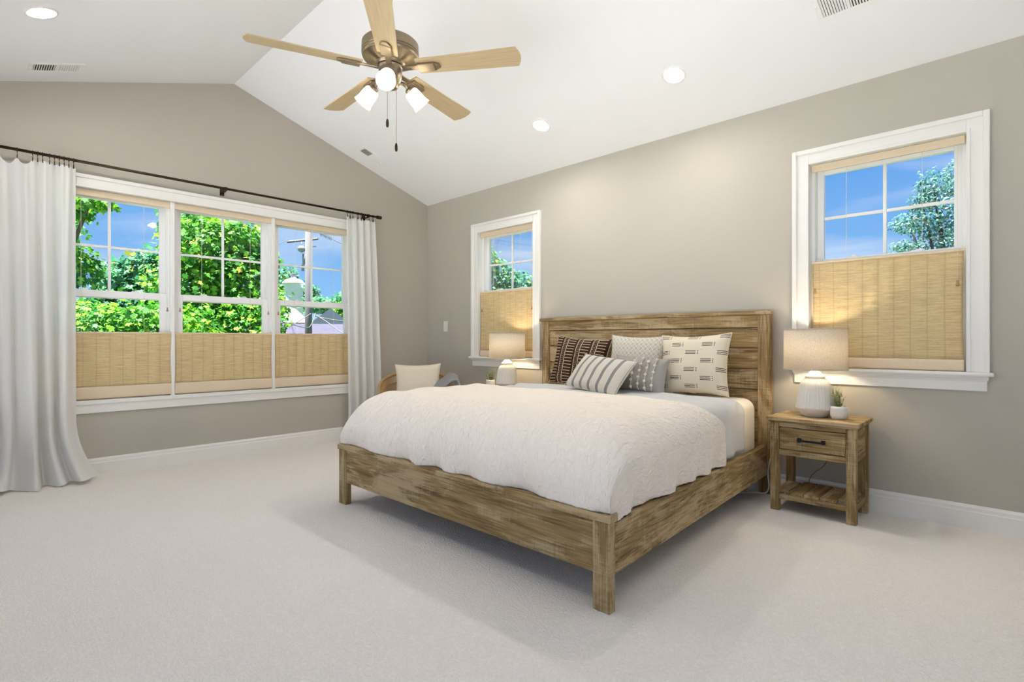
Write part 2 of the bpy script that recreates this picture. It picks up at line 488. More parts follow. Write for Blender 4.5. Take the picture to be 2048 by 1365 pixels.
mb.box(x0, x1, a, a+.07, .06, 2.36); mb.box(x0, x1, b-.07, b, .06, 2.36); mb.box(x0, x1, a+.07, b-.07, 2.29, 2.36); mb.box(x0, x1, a+.07, b-.07, .06, .18); mb.box(x0, x1, (a+b)/2-.05, (a+b)/2+.05, .18, 2.29)
mb.build('added_door_frame', m_trim, dn)
for p, q in ((a+.07, (a+b)/2-.05), ((a+b)/2+.05, b-.07)):
    box('glass_pane', m_glass, (RX+.018, RX+.022, p, q, .18, 2.29), dn)
struct(box('added_bounce_deck', m_deck, (-1.5, 13.0, RY-6.0, RY-.06, -.20, -.06)))  # unseen deck added to bounce sunlight up to the ceiling
struct(box('added_side_bounce_deck', m_deck, (RX+.06, 13.0, RY-.06, 1.5, -.20, -.06)))  # second added deck, bounces sun in through the side door
struct(box('added_sun_blocker', m_trim, (-.4, 7.6, RY-.52, RY-.005, 2.70, 2.82)))  # unseen slab added to keep direct sun out of the room

CANS_R = [(2.280, -.540), (3.483, -.552)]
CANS_L = [(1.165, -3.60)]
HS = .085
mb = MB()
def plate(mb, cx, cy, zf):
    n = 32
    sq = []
    for k in range(n):
        a = 2*PI*k/n; ca, sa = math.cos(a), math.sin(a); q = max(abs(ca), abs(sa)); sq.append((ca/q*HS, sa/q*HS))
    vs = [(cx+p[0], cy+p[1], zf(cy+p[1])) for p in sq]+[(cx+.063*math.cos(2*PI*k/n), cy+.063*math.sin(2*PI*k/n), zf(cy+.063*math.sin(2*PI*k/n))) for k in range(n)]
    mb.add(vs, [(k, (k+1) % n, n+(k+1) % n, n+k) for k in range(n)])
holes(mb, 0, RX, RIDGE_Y, 0, [(x-HS, x+HS, y-HS, y+HS) for x, y in CANS_R], lambda x, y: (x, y, zr(y)))
holes(mb, 0, RX, RY, RIDGE_Y, [(x-HS, x+HS, y-HS, y+HS) for x, y in CANS_L], lambda x, y: (x, y, zl(y)))
for x, y in CANS_R: plate(mb, x, y, zr)
for x, y in CANS_L: plate(mb, x, y, zl)
struct(mb.build('ceiling', m_ceil))

def frame_at(x, y, side):
    """matrix: local x = world x, local y = up the slope, local z = into the room"""
    z = zr(y) if side == 'R' else zl(y)
    ey = Vector((0, -1, SL)).normalized() if side == 'R' else Vector((0, 1, SL)).normalized()
    ex = Vector((1, 0, 0)) if side == 'L' else Vector((-1, 0, 0))
    n = ex.cross(ey)
    if n.z > 0: n = -n; ex = -ex
    R = Matrix((ex, ey, n)).transposed()
    return Vector((x, y, z)), R

# baseboards
def baseboard(name, fn, l0, l1):
    pr = [(0, 0), (.016, 0), (.016, .098), (.0125, .104), (.0125, .122), (.008, .130), (.006, .1366), (0, .1366)]
    vs = [fn(l0, d, z) for d, z in pr]+[fn(l1, d, z) for d, z in pr]; n = len(pr)
    mb = MB(); mb.add(vs, [(i, (i+1) % n, n+(i+1) % n, n+i) for i in range(n)]+[tuple(range(n)), tuple(range(n, 2*n))])
    struct(mb.build(name, m_trim))
baseboard('baseboard_left', lambda l, d, z: (d, l, z), RY, 0)
baseboard('baseboard_back', lambda l, d, z: (l, -d, z), 0, RX)
baseboard('baseboard_right', lambda l, d, z: (RX-d, l, z), RY, 0)
baseboard('baseboard_front', lambda l, d, z: (l, RY+d, z), 0, RX)


# ------------------------------------------------------------------ windows
# local wall frame: a = along the wall, d = out of the wall into the room (+) / outwards (-), z up
def make_window(name, fn, a0, a1, z0, z1, units, zmeet, stool_nose=True, shade_hides_lower=False):
    w = sempty(name)
    def B(mb, a, b, d0, d1, q0, q1):
        P = [fn(x, d, z) for z in (q0, q1) for x, d in ((a, d0), (b, d0), (b, d1), (a, d1))]
        mb.add(P, [(0, 3, 2, 1), (4, 5, 6, 7), (0, 1, 5, 4), (1, 2, 6, 5), (2, 3, 7, 6), (3, 0, 4, 7)]); return mb
    cw = .095
    # casing: flat board, stepped back band
    mb = MB()
    for (p, q, r, s) in ((a0-cw, a0, z0, z1+cw), (a1, a1+cw, z0, z1+cw), (a0, a1, z1, z1+cw)): B(mb, p, q, 0, .016, r, s)
    mb.build('window_casing', m_trim, w, bevel=.002)
    mb = MB()
    bw = .024
    B(mb, a0-cw-.004, a0-cw+bw, 0, .030, z0, z1+cw+.004); B(mb, a1+cw-bw, a1+cw+.004, 0, .030, z0, z1+cw+.004); B(mb, a0-cw+bw, a1+cw-bw, 0, .030, z1+cw-bw, z1+cw+.004)
    mb.build('back_band', m_trim, w, bevel=.004)
    mb = MB()
    B(mb, a0-.018, a0, .014, .022, z0, z1+.018); B(mb, a1, a1+.018, .014, .022, z0, z1+.018); B(mb, a0, a1, .014, .022, z1, z1+.018)
    mb.build('casing_bead', m_trim, w, bevel=.003)
    # stool and apron
    if stool_nose:
        B(MB(), a0-cw-.022, a1+cw+.022, -.10, .050, z0-.022, z0).build('window_stool', m_trim, w, bevel=.008)
        pr = [(0, 0), (.014, 0), (.014, .052), (.018, .056), (.020, .062), (.032, .072), (.036, .081), (0, .081)]
        e0, e1 = a0-cw, a1+cw; n = len(pr); zb = z0-.103
        vs = [fn(e0+(.022-min(d, .022)) if d else e0+.022, d, zb+z) for d, z in pr]+[fn(e1-(.022-min(d, .022)) if d else e1-.022, d, zb+z) for d, z in pr]
        mb = MB(); mb.add(vs, [(i, (i+1) % n, n+(i+1) % n, n+i) for i in range(n)]+[tuple(range(n)), tuple(range(n, 2*n))]); mb.build('window_apron', m_trim, w)
    else:
        B(MB(), a0-cw, a1+cw, -.10, .016, z0-.098, z0).build('window_sill', m_trim, w, bevel=.003)
        B(MB(), a0-cw, a1+cw, .016, .026, z0-.03, z0+.0).build('sill_moulding', m_trim, w, bevel=.004)
    # jamb
    mb = MB(); t = .02
    B(mb, a0-t, a0, -.16, 0, z0, z1); B(mb, a1, a1+t, -.16, 0, z0, z1); B(mb, a0-t, a1+t, -.16, 0, z1, z1+t); B(mb, a0-t, a1+t, -.18, -.10, z0-.022, z0)
    mb.build('window_jamb', m_vinyl, w)
    n = len(units)
    for i in range(n-1):
        B(MB(), units[i][1], units[i+1][0], -.16, -.022, z0, z1).build('mullion', m_vinyl, w)
        B(MB(), units[i][1]+.028, units[i+1][0]-.028, -.022, -.012, z0, z1).build('mullion_cover', m_trim, w, bevel=.002)
    for (p, q) in units:
        # balance channels at each side and head stop
        mb = MB(); B(mb, p, p+.022, -.16, -.055, z0, z1); B(mb, q-.022, q, -.16, -.055, z0, z1); B(mb, p+.022, q-.022, -.16, -.055, z1-.022, z1); B(mb, p+.022, q-.022, -.16, -.05, z0, z0+.02)
        mb.build('sash_channel', m_vinyl, w, bevel=.002)
        P0, P1 = p+.022, q-.022
        # upper (outer) sash
        st = .040; zt = z1-.022; gz0, gz1 = zmeet+.014, zt-.034
        mb = MB(); B(mb, P0, P0+st, -.135, -.098, zmeet-.028, zt); B(mb, P1-st, P1, -.135, -.098, zmeet-.028, zt)
        B(mb, P0+st, P1-st, -.135, -.098, gz1, zt); B(mb, P0+st, P1-st, -.135, -.098, zmeet-.028, gz0)
        us = mb.build('upper_sash', m_vinyl, w, bevel=.003)
        c_ = (P0+P1)/2; zc = (gz0+gz1)/2; mw = .010
        mb = MB(); B(mb, c_-mw, c_+mw, -.124, -.108, gz0, gz1); B(mb, P0+st, c_-mw, -.124, -.108, zc-mw, zc+mw); B(mb, c_+mw, P1-st, -.124, -.108, zc-mw, zc+mw)
        mb.build('sash_grille', m_vinyl, us, bevel=.003)
        B(MB(), P0+st-.005, P1-st+.005, -.118, -.114, gz0-.005, gz1+.005).build('glass_pane', m_glass, us)
        # lower (inner) sash
        mb = MB(); B(mb, P0, P0+st+.004, -.095, -.058, z0+.02, zmeet+.030); B(mb, P1-st-.004, P1, -.095, -.058, z0+.02, zmeet+.030)
        B(mb, P0+st+.004, P1-st-.004, -.095, -.058, zmeet-.024, zmeet+.030); B(mb, P0+st+.004, P1-st-.004, -.095, -.058, z0+.02, z0+.085)
        ls = mb.build('lower_sash', m_vinyl, w, bevel=.003)
        B(MB(), P0+st-.002, P1-st+.002, -.078, -.074, z0+.08, zmeet-.020).build('glass_pane', m_glass, ls)
        for fx in (.28, .72):
            x_ = P0+(P1-P0)*fx
            mb = MB(); B(mb, x_-.028, x_+.028, -.094, -.070, zmeet+.030, zmeet+.037); B(mb, x_-.006, x_+.022, -.088, -.076, zmeet+.037, zmeet+.044)
            mb.build('sash_lock', m_vinyl, ls, bevel=.002)
    return w

fL = lambda a, d, z: (d, a, z)
fB = lambda a, d, z: (a, -d, z)
U1 = [(-3.490, -2.680), (-2.645, -1.838), (-1.803, -.990)]
make_window('window_1', fL, W1[0], W1[1], W1[2], W1[3], U1, 1.418, stool_nose=False)
make_window('window_2', fB, W2[0], W2[1], W2[2], W2[3], [(W2[0], W2[1])], 1.560)
make_window('window_3', fB, W3[0], W3[1], W3[2], W3[3], [(W3[0], W3[1])], 1.560)


# ------------------------------------------------------------------ woven shades
def make_shade(label, fn, a0, a1, ztop, zhem, zseam, zbot, dpt, grp, droop=0.0, nc=2, pulls=(0.045, -.045), pullz=1.30):
    root = thing('roman_shade', label, 'window shade', fn((a0+a1)/2, dpt, zbot), group=grp)
    def B(mb, a, b, d0, d1, q0, q1):
        P = [fn(x, d, z) for z in (q0, q1) for x, d in ((a, d0), (b, d0), (b, d1), (a, d1))]
        mb.add(P, [(0, 3, 2, 1), (4, 5, 6, 7), (0, 1, 5, 4), (1, 2, 6, 5), (2, 3, 7, 6), (3, 0, 4, 7)]); return mb
    B(MB(), a0+.004, a1-.004, dpt-.012, dpt+.006, ztop[0], ztop[1]).build('valance', m_blindplain, root, bevel=.004)
    def pan(u, v):
        # v=0 top, 1 seam ; the cloth draws in at the sides half way down
        z = zhem-(zhem-zseam)*v; bul = math.sin(PI*min(1, v*1.0))
        dr = .006*math.sin(PI*v)**1.0
        a = a0+.010+(a1-a0-.020)*u; e = (u-.5)*2
        a -= e*dr*abs(e)
        d = dpt+.004+droop*(v**3)*(1-.15*abs(e))+.002*math.sin(u*60)
        return fn(a, d, z)
    MB().grid(pan, 60, 24).build('shade_panel', m_blind, root, smooth=True, solid=.004)
    def hem(u, v):
        a = a0+.008+(a1-a0-.016)*u; t = v*2*PI
        return fn(a, dpt+.004+droop+.010*math.cos(t), (zseam+zbot)/2+(zseam-zbot)/2*math.copysign(abs(math.sin(t))**.6, math.sin(t)))
    MB().grid(hem, 40, 20).build('bottom_fold', m_blindplain, root, smooth=True)
    B(MB(), a0+.006, a1-.006, dpt-.002, dpt+.010, zhem-.002, zhem+.012).build('top_rail', m_blindplain, root, bevel=.003)
    for k in range(nc):
        a = a0+(a1-a0)*((k+.5)/nc*.96+.02 if nc > 2 else (.26, .75)[k])
        MB().tube([fn(a, dpt, zhem), fn(a, dpt, ztop[0])], .0013, 6).build('lift_cord', m_cord, root)
    for e in pulls:
        a = a0+e if e > 0 else a1+e
        p = MB().tube([fn(a, dpt+.014, ztop[0]), fn(a, dpt+.014, pullz+.03)], .0012, 6).build('pull_cord', m_cord, root)
        q = MB(); q.lathe([(.002, .03), (.006, .026), (.004, .019), (.0075, .010), (.009, 0), (.006, -.004)], 12, fn(a, dpt+.014, pullz)); q.build('cord_pull', m_tassel, p, smooth=True)
    return root
GS = 'woven shades drawn half way up the windows'
make_shade('tan woven shade on the triple window, next to the wide white curtain', fL, -3.491, -2.659, (2.174, 2.226), 1.108, .690, .594, -.030, GS)
make_shade('tan woven shade in the middle of the triple window', fL, -2.655, -1.825, (2.174, 2.226), 1.108, .690, .594, -.030, GS)
make_shade('tan woven shade on the triple window, next to the rattan chair corner', fL, -1.821, -.989, (2.174, 2.226), 1.108, .690, .594, -.030, GS)
make_shade('tan woven shade in the narrow window left of the headboard', fB, .918, 1.713, (2.165, 2.214), 1.560, .945, .879, -.022, GS, pulls=(.04, -.03), pullz=1.36)
make_shade('large tan woven shade in the window above the nightstand with cord pulls', fB, 4.170, 4.959, (2.165, 2.214), 1.560, .945, .879, -.022, GS, pulls=(.028, -.035), pullz=1.365)


# ------------------------------------------------------------------ curtain rod and curtains
RODX, RODZ = .10, 2.396
rod = thing('curtain_rod', 'long dark bronze curtain rod above the triple window', 'curtain rod', (RODX, -2.3, RODZ))
MB().tube([(RODX, -3.98, RODZ), (RODX, -.765, RODZ)], .0105, 14).build('rod', m_bronze, rod, smooth=True)
for s, y in ((-1, -3.98), (1, -.765)):
    mb = MB(); mb.tube([(RODX, y, RODZ), (RODX, y+s*.008, RODZ), (RODX, y+s*.010, RODZ), (RODX, y+s*.058, RODZ)], [.013, .013, .019, .019], 18)
    mb.build('finial', m_bronze, rod)
for y in (-3.765, -2.285, -.865):
    mb = MB(); mb.box(.0, .006, y-.018, y+.018, 2.352, 2.412); mb.box(.006, RODX-.006, y-.007, y+.007, 2.372, 2.382); mb.box(RODX-.015, RODX+.014, y-.007, y+.007, 2.372, 2.385)
    mb.lathe([(.0145, -.012), (.0145, .012)], 16, (RODX, y, RODZ), Matrix(((1, 0, 0), (0, 0, 1), (0, -1, 0))))
    mb.build('rod_bracket', m_bronze, rod, bevel=.001)

def ring_mb(y, x, zb):
    mb = MB()
    mb.tube([(x+.0165*math.cos(2*PI*k/18), y, RODZ-.003+.0165*math.sin(2*PI*k/18)) for k in range(18)], .0022, 8, closed=True)
    mb.tube([(x, y, RODZ-.019), (x, y+.001, RODZ-.030)], .0016, 6)
    mb.tube([(x+.004*math.cos(2*PI*k/10), y, RODZ-.034+.004*math.sin(2*PI*k/10)) for k in range(10)], .0014, 6, closed=True)
    mb.box(x-.005, x+.005, y-.003, y+.003, zb-.012, RODZ-.036)
    return mb

def curtain(label, yt, yb, top_fn, x_fn, clips, nu, zbot=.012, hemw=.1, bfn=None):
    root = thing('curtain', label, 'curtain', (RODX, (yt[0]+yt[1])/2, 0), group='white sheer curtains')
    def P(u, v):
        z = top_fn(u)*(1-v)+zbot*v
        w = v**.8
        y = (yt[0]+(yt[1]-yt[0])*u)*(1-w)+(yb[0]+(yb[1]-yb[0])*u)*w
        x, dy = x_fn(u, v)
        if bfn:
            bx, by, bz = bfn(u, v); x += bx; y += by; z += bz
        return (x, y+dy, max(.006, z))
    o = MB().grid(P, nu, 70).build('curtain_panel', m_sheer, root, smooth=True)
    def H(u, v): 
        p = P(u, .955+.045*v); return (p[0]+.0015, p[1], p[2])
    MB().grid(H, nu, 6).build('bottom_hem', m_sheer, root, smooth=True)
    for u in clips:
        p = P(u, 0); ring_mb(p[1], RODX, p[2]).build('curtain_ring', m_bronze, root, smooth=False)
    return root

CL = [0.02, .22, .40, .55, .60, .65, .72, .77, .82, .87, .92, .97]
def topL(u):
    z = 2.352
    for a, b in zip(CL[:-1], CL[1:]):
        if a <= u <= b and b-a > .09: z -= .060*math.sin(PI*(u-a)/(b-a))*(b-a)/.2
    return z-.008*u
def xL(u, v):
    a1 = .030+.026*v
    f = math.sin(u*2*PI*4.6+.6+.8*math.sin(u*9))*a1*(.6+.4*v)+math.sin(u*2*PI*2.1+1.0+v*1.2)*.034*v+math.sin(u*2*PI*11+2*v)*.008*(1-v)
    return RODX-.01+f+.045*v*math.sin(u*PI)**2, .012*math.sin(u*2*PI*4+v*2.0)*v
def bL(u, v):
    k = max(0, (v-.80)/.20)
    q = k**2
    return (.07*q*max(0, math.sin(u*2*PI*1.5+.4))+.06*q, (u-.5)*.16*q+.05*q*u**3, .02*q*math.sin(u*9))
curtain('wide white sheer curtain pooling on the carpet beside the triple window', (-3.86, -3.318), (-3.80, -3.325), topL, xL, CL, 200, bfn=bL)
CR = [.03, .12, .22, .40, .52, .80, .95]
def xR(u, v):
    f = math.sin(u*2*PI*4.2+.3)*(.018+.016*v)+math.sin(u*2*PI*9+1)*.007*(1-v*.6)
    return RODX-.012+f, .006*math.sin(u*2*PI*3+v*2)*v
def bR(u, v):
    k = max(0, (v-.85)/.15)**2
    return (.03*k, -(1-u)*.05*k, 0)
curtain('narrow white sheer curtain hanging next to the rattan chair corner', (-1.118, -.790), (-1.10, -.700), lambda u: 2.348-.010*math.sin(u*40)**2, xR, CR, 150, bfn=bR)


# ------------------------------------------------------------------ light switch
sw = thing('light_switch', 'white rocker light switch on the wall between corner and narrow window', 'light switch', (.350, 0, 1.212))
box('switch_plate', m_plate, (.315, .385, -.006, 0, 1.153, 1.271), sw, bevel=.002)
box('rocker', m_plate, (.333, .367, -.010, -.006, 1.179, 1.245), sw, bevel=.002)
for z in (1.166, 1.258):
    MB().lathe([(.003, 0), (.003, .002)], 10, (.350, -.006, z), Matrix(((1, 0, 0), (0, 0, -1), (0, 1, 0)))).build('plate_screw', m_plate, sw)


# ------------------------------------------------------------------ bed
SK = .058
def BM(x, y, z):
    return (2.905+x+SK*(-y-.05), y+.010*(x-1.03)*(-y/2.2), z)
bed = thing('bed', 'king size bed frame of weathered brown pine with plank headboard', 'bed', (2.97, -1.1, 0))
def bb(name, mat, *b, bevel=.003): return MB().box(*b).xf(BM).build(name, mat, bed, bevel=bevel)
for s in (-1, 1):
    a, b = sorted((s*.955, s*1.022))
    if s > 0: a, b = .955, 1.040
    else: a, b = -1.020, -.935
    bb('headboard_post', WZ, a, b, -.074, -.022, 0, 1.230)
bb('headboard_cap', WX, -1.044, 1.044, -.086, -.018, 1.230, 1.258)
bb('headboard_rail', WX, -.935, .955, -.068, -.030, 1.144, 1.230)
zs = [.215, .415, .562, .708, .852, .998, 1.141]
for z0, z1 in zip(zs[:-1], zs[1:]): bb('headboard_plank', WX, -.933, .953, -.058, -.034, z0+.0025, z1-.0025, bevel=.002)
bb('footboard_cap', WX, -1.040, 1.040, -2.200, -2.140, .350, .380, bevel=.004)
for s in (-1, 1):
    a, b = (-1.032, -.952) if s < 0 else (.952, 1.032)
    bb('footboard_post', WZ, a, b, -2.192, -2.148, 0, .350, bevel=.004)
bb('footboard_panel', WX, -.952, .952, -2.184, -2.160, .140, .349)
for s in (-1, 1):
    a, b = (-1.018, -.982) if s < 0 else (.982, 1.018)
    bb('side_rail', WY, a, b, -2.147, -.075, .130, .335, bevel=.004)
for k in range(10):
    y = -.25-k*.2
    bb('bed_slat', WX, -.981, .981, y-.04, y+.04, .155, .175)
bb('centre_leg', WZ, -.03, .03, -1.13, -1.07, 0, .155)

def prof(sv, a, r, hz):
    """arc-length drape across half width a with shoulder radius r, falling hz below the top: returns x, drop"""
    s_ = abs(sv); sg = 1 if sv >= 0 else -1
    fl_ = a-r; q = r*PI/2
    if s_ <= fl_: return sg*s_, 0.0
    if s_ <= fl_+q:
        t = (s_-fl_)/r; return sg*(fl_+r*math.sin(t)), r*(1-math.cos(t))
    return sg*a, r+(s_-fl_-q)
def alen(a, r, hz): return a-r+r*PI/2+hz-r

# mattress
MT = .655
def mat_fn(u, v):
    return None
mb = MB().box(-.960, .960, -2.03, -.100, .176, MT).xf(BM)
mt = mb.build('mattress', m_sheet, None, smooth=True)
tag(mt, 'thick mattress in a white fitted sheet on the bed', 'mattress')
b_ = mt.modifiers.new('bevel', 'BEVEL'); b_.width = .075; b_.segments = 6; b_.limit_method = 'ANGLE'

def wr(u, v, s=1.0, ph=0.0):
    return (math.sin(u*17*s+3*math.sin(v*6+ph)+ph)+math.sin(v*23*s+4*math.sin(u*5+ph)+1.7*ph)+math.sin((u+v)*13*s+ph*2)+.6*math.sin((u*1.7-v)*31*s+ph))/3.6

# pale grey top sheet turned down below the pillows
def sheet_fn(u, v):
    a, r = .985, .085; top = MT+.014; hz = top-.352
    Lx = alen(a, r, hz); sx = (u*2-1)*Lx
    x, d = prof(sx, a, r, hz)
    ye = -.43-.04*math.cos(u*PI*2)+.012*math.sin(u*23)
    y = ye+(-1.15-ye)*v
    z = top-d
    k = max(0, (d-.05)/.25)
    x += (1 if sx > 0 else -1)*.010*k*math.sin(y*26+1)
    edge = math.exp(-(v*14)**2)
    z += .006*wr(u, v*1.5, 1.0, .4)*(1-k)+.014*math.sin(min(1, v*6)*PI)*(d < .03)
    y += .010*k*math.sin(u*40)
    return BM(x, y, z)
sh = MB().grid(sheet_fn, 120, 50).build('top_sheet', m_greysheet, None, smooth=True, solid=.010, soff=1.0)
tag(sh, 'pale grey linen sheet turned down between duvet and pillows', 'bed sheet')

# duvet
DA, DR = 1.012, .165
DTOP = .706
def duvet_fn(u, v):
    hz = DTOP-.338
    Lx = alen(DA, DR, hz); sx = (u*2-1)*Lx
    x, dx = prof(sx, DA, DR, hz)
    e = abs(x)/DA
    y0 = -1.05+.16*min(1, dx/.13)-.03*e*e+.015*math.sin(u*19)
    ry, ay = .26, 2.17
    Ly = (ay-ry+y0)+ry*PI/2+hz-ry
    s_ = v*(Ly+.12)-.12; und = max(0.0, -s_); s_ = max(0.0, s_)
    fl_ = ay-ry+y0
    if s_ <= fl_: y, dy = y0-s_, 0.0
    elif s_ <= fl_+ry*PI/2:
        t = (s_-fl_)/ry; y, dy = y0-fl_-ry*math.sin(t), ry*(1-math.cos(t))
    else: y, dy = -ay, ry+(s_-fl_-ry*PI/2)
    kx, ky = dx/hz, dy/hz
    z = DTOP-hz+hz*(1-kx)*(1-ky)
    # loft: crowned middle, sagging rim at the head edge
    loft = .016*(1-min(1, e)**4)*(1-ky)*(1-kx)
    z += loft*math.sin(min(1, (s_+.02)/.25)*PI/2)
    z += .010*wr(u*1.3, v*1.5, 1.0, 1.1)*(1-kx)*(1-ky)
    # the head edge is rolled under to show the thickness of the filling
    if und > 0:
        q_ = min(1.0, und/.045); th_ = .034*(1-math.cos(PI*q_))/2*1.0
        y += .017*math.sin(PI*q_); y -= max(0.0, und-.045)
        z -= th_*(1-kx); x -= (1 if sx > 0 else -1)*th_*kx
    # the hanging sides belly out and pleat towards the hem
    sg = 1 if sx > 0 else -1
    fx = kx*(1-kx)*4
    x += sg*(.022*fx+.013*kx*kx*wr(v*2.2, .3, 2.0, .7)+.018*kx*math.sin(y*21+2*math.sin(y*5))*min(1, kx*1.4))
    fy = ky*(1-ky)*4
    y -= .018*fy+.014*ky*ky*wr(u*2.2, .6, 2.0, 2.3)+.020*ky*math.sin(x*17+2*math.sin(x*4))*min(1, ky*1.4)
    z += (.006*math.sin(y*18)*kx+.006*math.sin(x*15+1)*ky)
    y = max(y, -2.60); x = max(-1.03, min(1.03, x))
    # tucked inside the rails and the footboard cap
    zmin = .384 if y < -2.128 else .346
    if z < zmin: z = zmin-(zmin-z)*.10
    return BM(x, y, z)
dv = MB().grid(duvet_fn, 220, 200).build('duvet', m_duvet, None, smooth=True)
tag(dv, 'puffy white seersucker duvet spread over the bed', 'duvet')


# ------------------------------------------------------------------ cushions
def pillow_mb(w, h_, t, n=44, pinch=.10, sag=0.0, ph=0.0):
    mb = MB()
    for sg in (1, -1):
        def fn(u, v, sg=sg):
            a, b = (u*2-1), (v*2-1)
            x = a*w/2*(1-pinch*(1-b*b)*a*a); z = b*h_/2*(1-pinch*(1-a*a)*b*b)
            th = ((1-a**4)*(1-b**4))**.55*(1-.25*(a*a+b*b)/2)
            th *= 1+.05*math.sin(a*5+ph)+.05*math.sin(b*6+ph*1.3)
            z -= sag*(1-b)*.5*(1-a*a)
            return (x, -sg*t/2*th, z)
        if sg > 0: mb.grid(fn, n, n)
        else: mb.grid(lambda u, v: fn(1-u, v), n, n)
    return mb
def cushion(label, w, h_, t, loc, yaw, tilt, roll, mat, ph=0.0, pinch=.10):
    root = thing('throw_pillow', label, 'pillow', loc)
    root.rotation_euler = (Matrix.Rotation(yaw, 3, 'Z') @ Matrix.Rotation(-tilt, 3, 'X') @ Matrix.Rotation(roll, 3, 'Y')).to_euler()
    pillow_mb(w, h_, t, ph=ph, pinch=pinch).build('pillow_cover', mat, root, smooth=True, world=False)
    # seam piping
    pts = []
    for k in range(40): pts.append((k/40, 0))
    for k in range(40): pts.append((1, k/40))
    for k in range(40): pts.append((1-k/40, 1))
    for k in range(40): pts.append((0, 1-k/40))
    P = []
    for u, v in pts:
        a, b = u*2-1, v*2-1
        P.append((a*w/2*(1-pinch*(1-b*b)*a*a), 0, b*h_/2*(1-pinch*(1-a*a)*b*b)))
    MB().tube(P, .0028, 6, closed=True).build('seam_piping', mat, root, smooth=True, world=False)
    return root
R_ = math.radians
p1 = cushion('dark brown mud-cloth pillow with white dashes against the headboard', .56, .44, .13, (2.435, -.215, .868), R_(4), R_(14), R_(4), m_p_brown, .3)
p2 = cushion('beige pillow woven with white lozenges, middle of the back row', .50, .43, .14, (2.985, -.205, .883), R_(3), R_(12), R_(1), m_p_patt, 1.2)
p3 = cushion('large cream pillow with black triple dashes against the headboard', .525, .445, .17, (3.490, -.270, .880), R_(0), R_(12), R_(-2.0), m_p_cream, 2.0)
p4 = cushion('grey linen lumbar pillow with strings of cream knots', .47, .27, .13, (3.140, -.420, .800), R_(-2), R_(16), R_(2.5), m_p_grey, 2.8)
p5 = cushion('cream lumbar pillow with grey stripes lying in front of the others', .56, .32, .13, (2.875, -.560, .796), R_(-9), R_(40), R_(6), m_p_stripe, .9, pinch=.05)
p6 = cushion('plain beige pillow mostly hidden between lozenge and dashed pillows', .42, .42, .07, (3.245, -.135, .865), 0, R_(5), 0, m_pillowcream, .9)
# strings of knots on the grey lumbar
for k, xx in enumerate((-.02, .04, .095, .15)):
    mb = MB(); off = (k % 2)*.024
    def tz(x, z):
        a, b = x/(.47/2), z/(.27/2); a = max(-1, min(1, a)); b = max(-1, min(1, b))
        return -(.13/2)*(((1-a**4)*(1-b**4))**.55*(1-.25*(a*a+b*b)/2))*1.07
    mb.tube([(xx+.004*math.sin(j*2.1+k), tz(xx, -.12+j*.012)-.001, -.12+j*.012) for j in range(21)], .0032, 6)
    for j in range(5):
        z = -.105+j*.048+off; mb.ball((xx, tz(xx, z)-.004, z), .0115, 10)
    mb.build('knotted_string', m_yarn, p4, smooth=True, world=False)
# fringe along the two ends of the striped lumbar
for s in (1, -1):
    mb = MB()
    for j in range(34):
        z = -.150+j*.300/33; x0 = s*(.268-.010*(1-(z/.16)**2))
        mb.tube([(x0, 0, z), (x0+s*(.016+.006*math.sin(j*2.3)), .004*math.sin(j*1.7), z+.004*math.sin(j*3.1))], [.0022, .0014], 5)
    mb.build('fringe', m_yarn, p5, world=False)


# ------------------------------------------------------------------ nightstands
def make_nightstand(label, x0):
    """x0: left side of the legs"""
    root = thing('nightstand', label, 'nightstand', (x0+.23, -.225, 0), group='weathered pine nightstands')
    L_, R2, Fy, By = x0, x0+.461, -.400, -.055
    def b(name, mat, *q, parent=root, bevel=.003): return MB().box(*q).build(name, mat, parent, bevel=bevel)
    b('top', WX, L_-.018, R2+.018, Fy-.022, By+.022, .558, .580, bevel=.004)
    b('top_moulding', WX, L_-.006, R2+.006, Fy-.008, By+.006, .547, .558, bevel=.002)
    for (a, c_) in ((L_, L_+.050), (R2-.050, R2)):
        for (d, e) in ((Fy, Fy+.045), (By-.045, By)):
            b('leg', WZ, a, c_, d, e, 0, .547, bevel=.004)
    b('upper_rail', WX, L_+.05, R2-.05, Fy+.006, Fy+.030, .520, .547)
    b('lower_rail', WX, L_+.05, R2-.05, Fy+.006, Fy+.030, .346, .380)
    dr = b('drawer', WX, L_+.053, R2-.053, Fy+.008, By-.06, .384, .516)
    xm = (L_+R2)/2
    mb = MB()
    for s in (-1, 1):
        mb.box(xm+s*.064-.011, xm+s*.064+.011, Fy-.001, Fy+.008, .437, .462); mb.box(xm+s*.064-.007, xm+s*.064+.007, Fy-.020, Fy-.001, .443, .456)
    mb.box(xm-.071, xm+.071, Fy-.024, Fy-.014, .444, .455)
    mb.build('drawer_handle', m_black, dr, bevel=.002)
    for (a, c_) in ((L_+.012, L_+.028), (R2-.028, R2-.012)):
        b('side_panel', WY, a, c_, Fy+.045, By-.045, .380, .547)
        b('side_rail', WY, a-.004, c_+.004, Fy+.045, By-.045, .346, .380)
        b('shelf_support', WY, a-.004, c_+.004, Fy+.045, By-.045, .070, .104)
    b('back_panel', WX, L_+.05, R2-.05, By-.030, By-.014, .346, .547)
    b('shelf_rail', WX, L_+.05, R2-.05, Fy+.006, Fy+.028, .072, .104)
    b('shelf_rail', WX, L_+.05, R2-.05, By-.030, By-.010, .072, .104)
    n = 5; wdt = (R2-L_-.024)/n
    for k in range(n):
        a = L_+.012+k*wdt
        f0 = Fy+.008 if 0 < k < n-1 else Fy+.046
        f1 = By-.008 if 0 < k < n-1 else By-.046
        b('shelf_plank', WY, a+.002, a+wdt-.002, f0, f1, .1045, .124, bevel=.003)
    return root
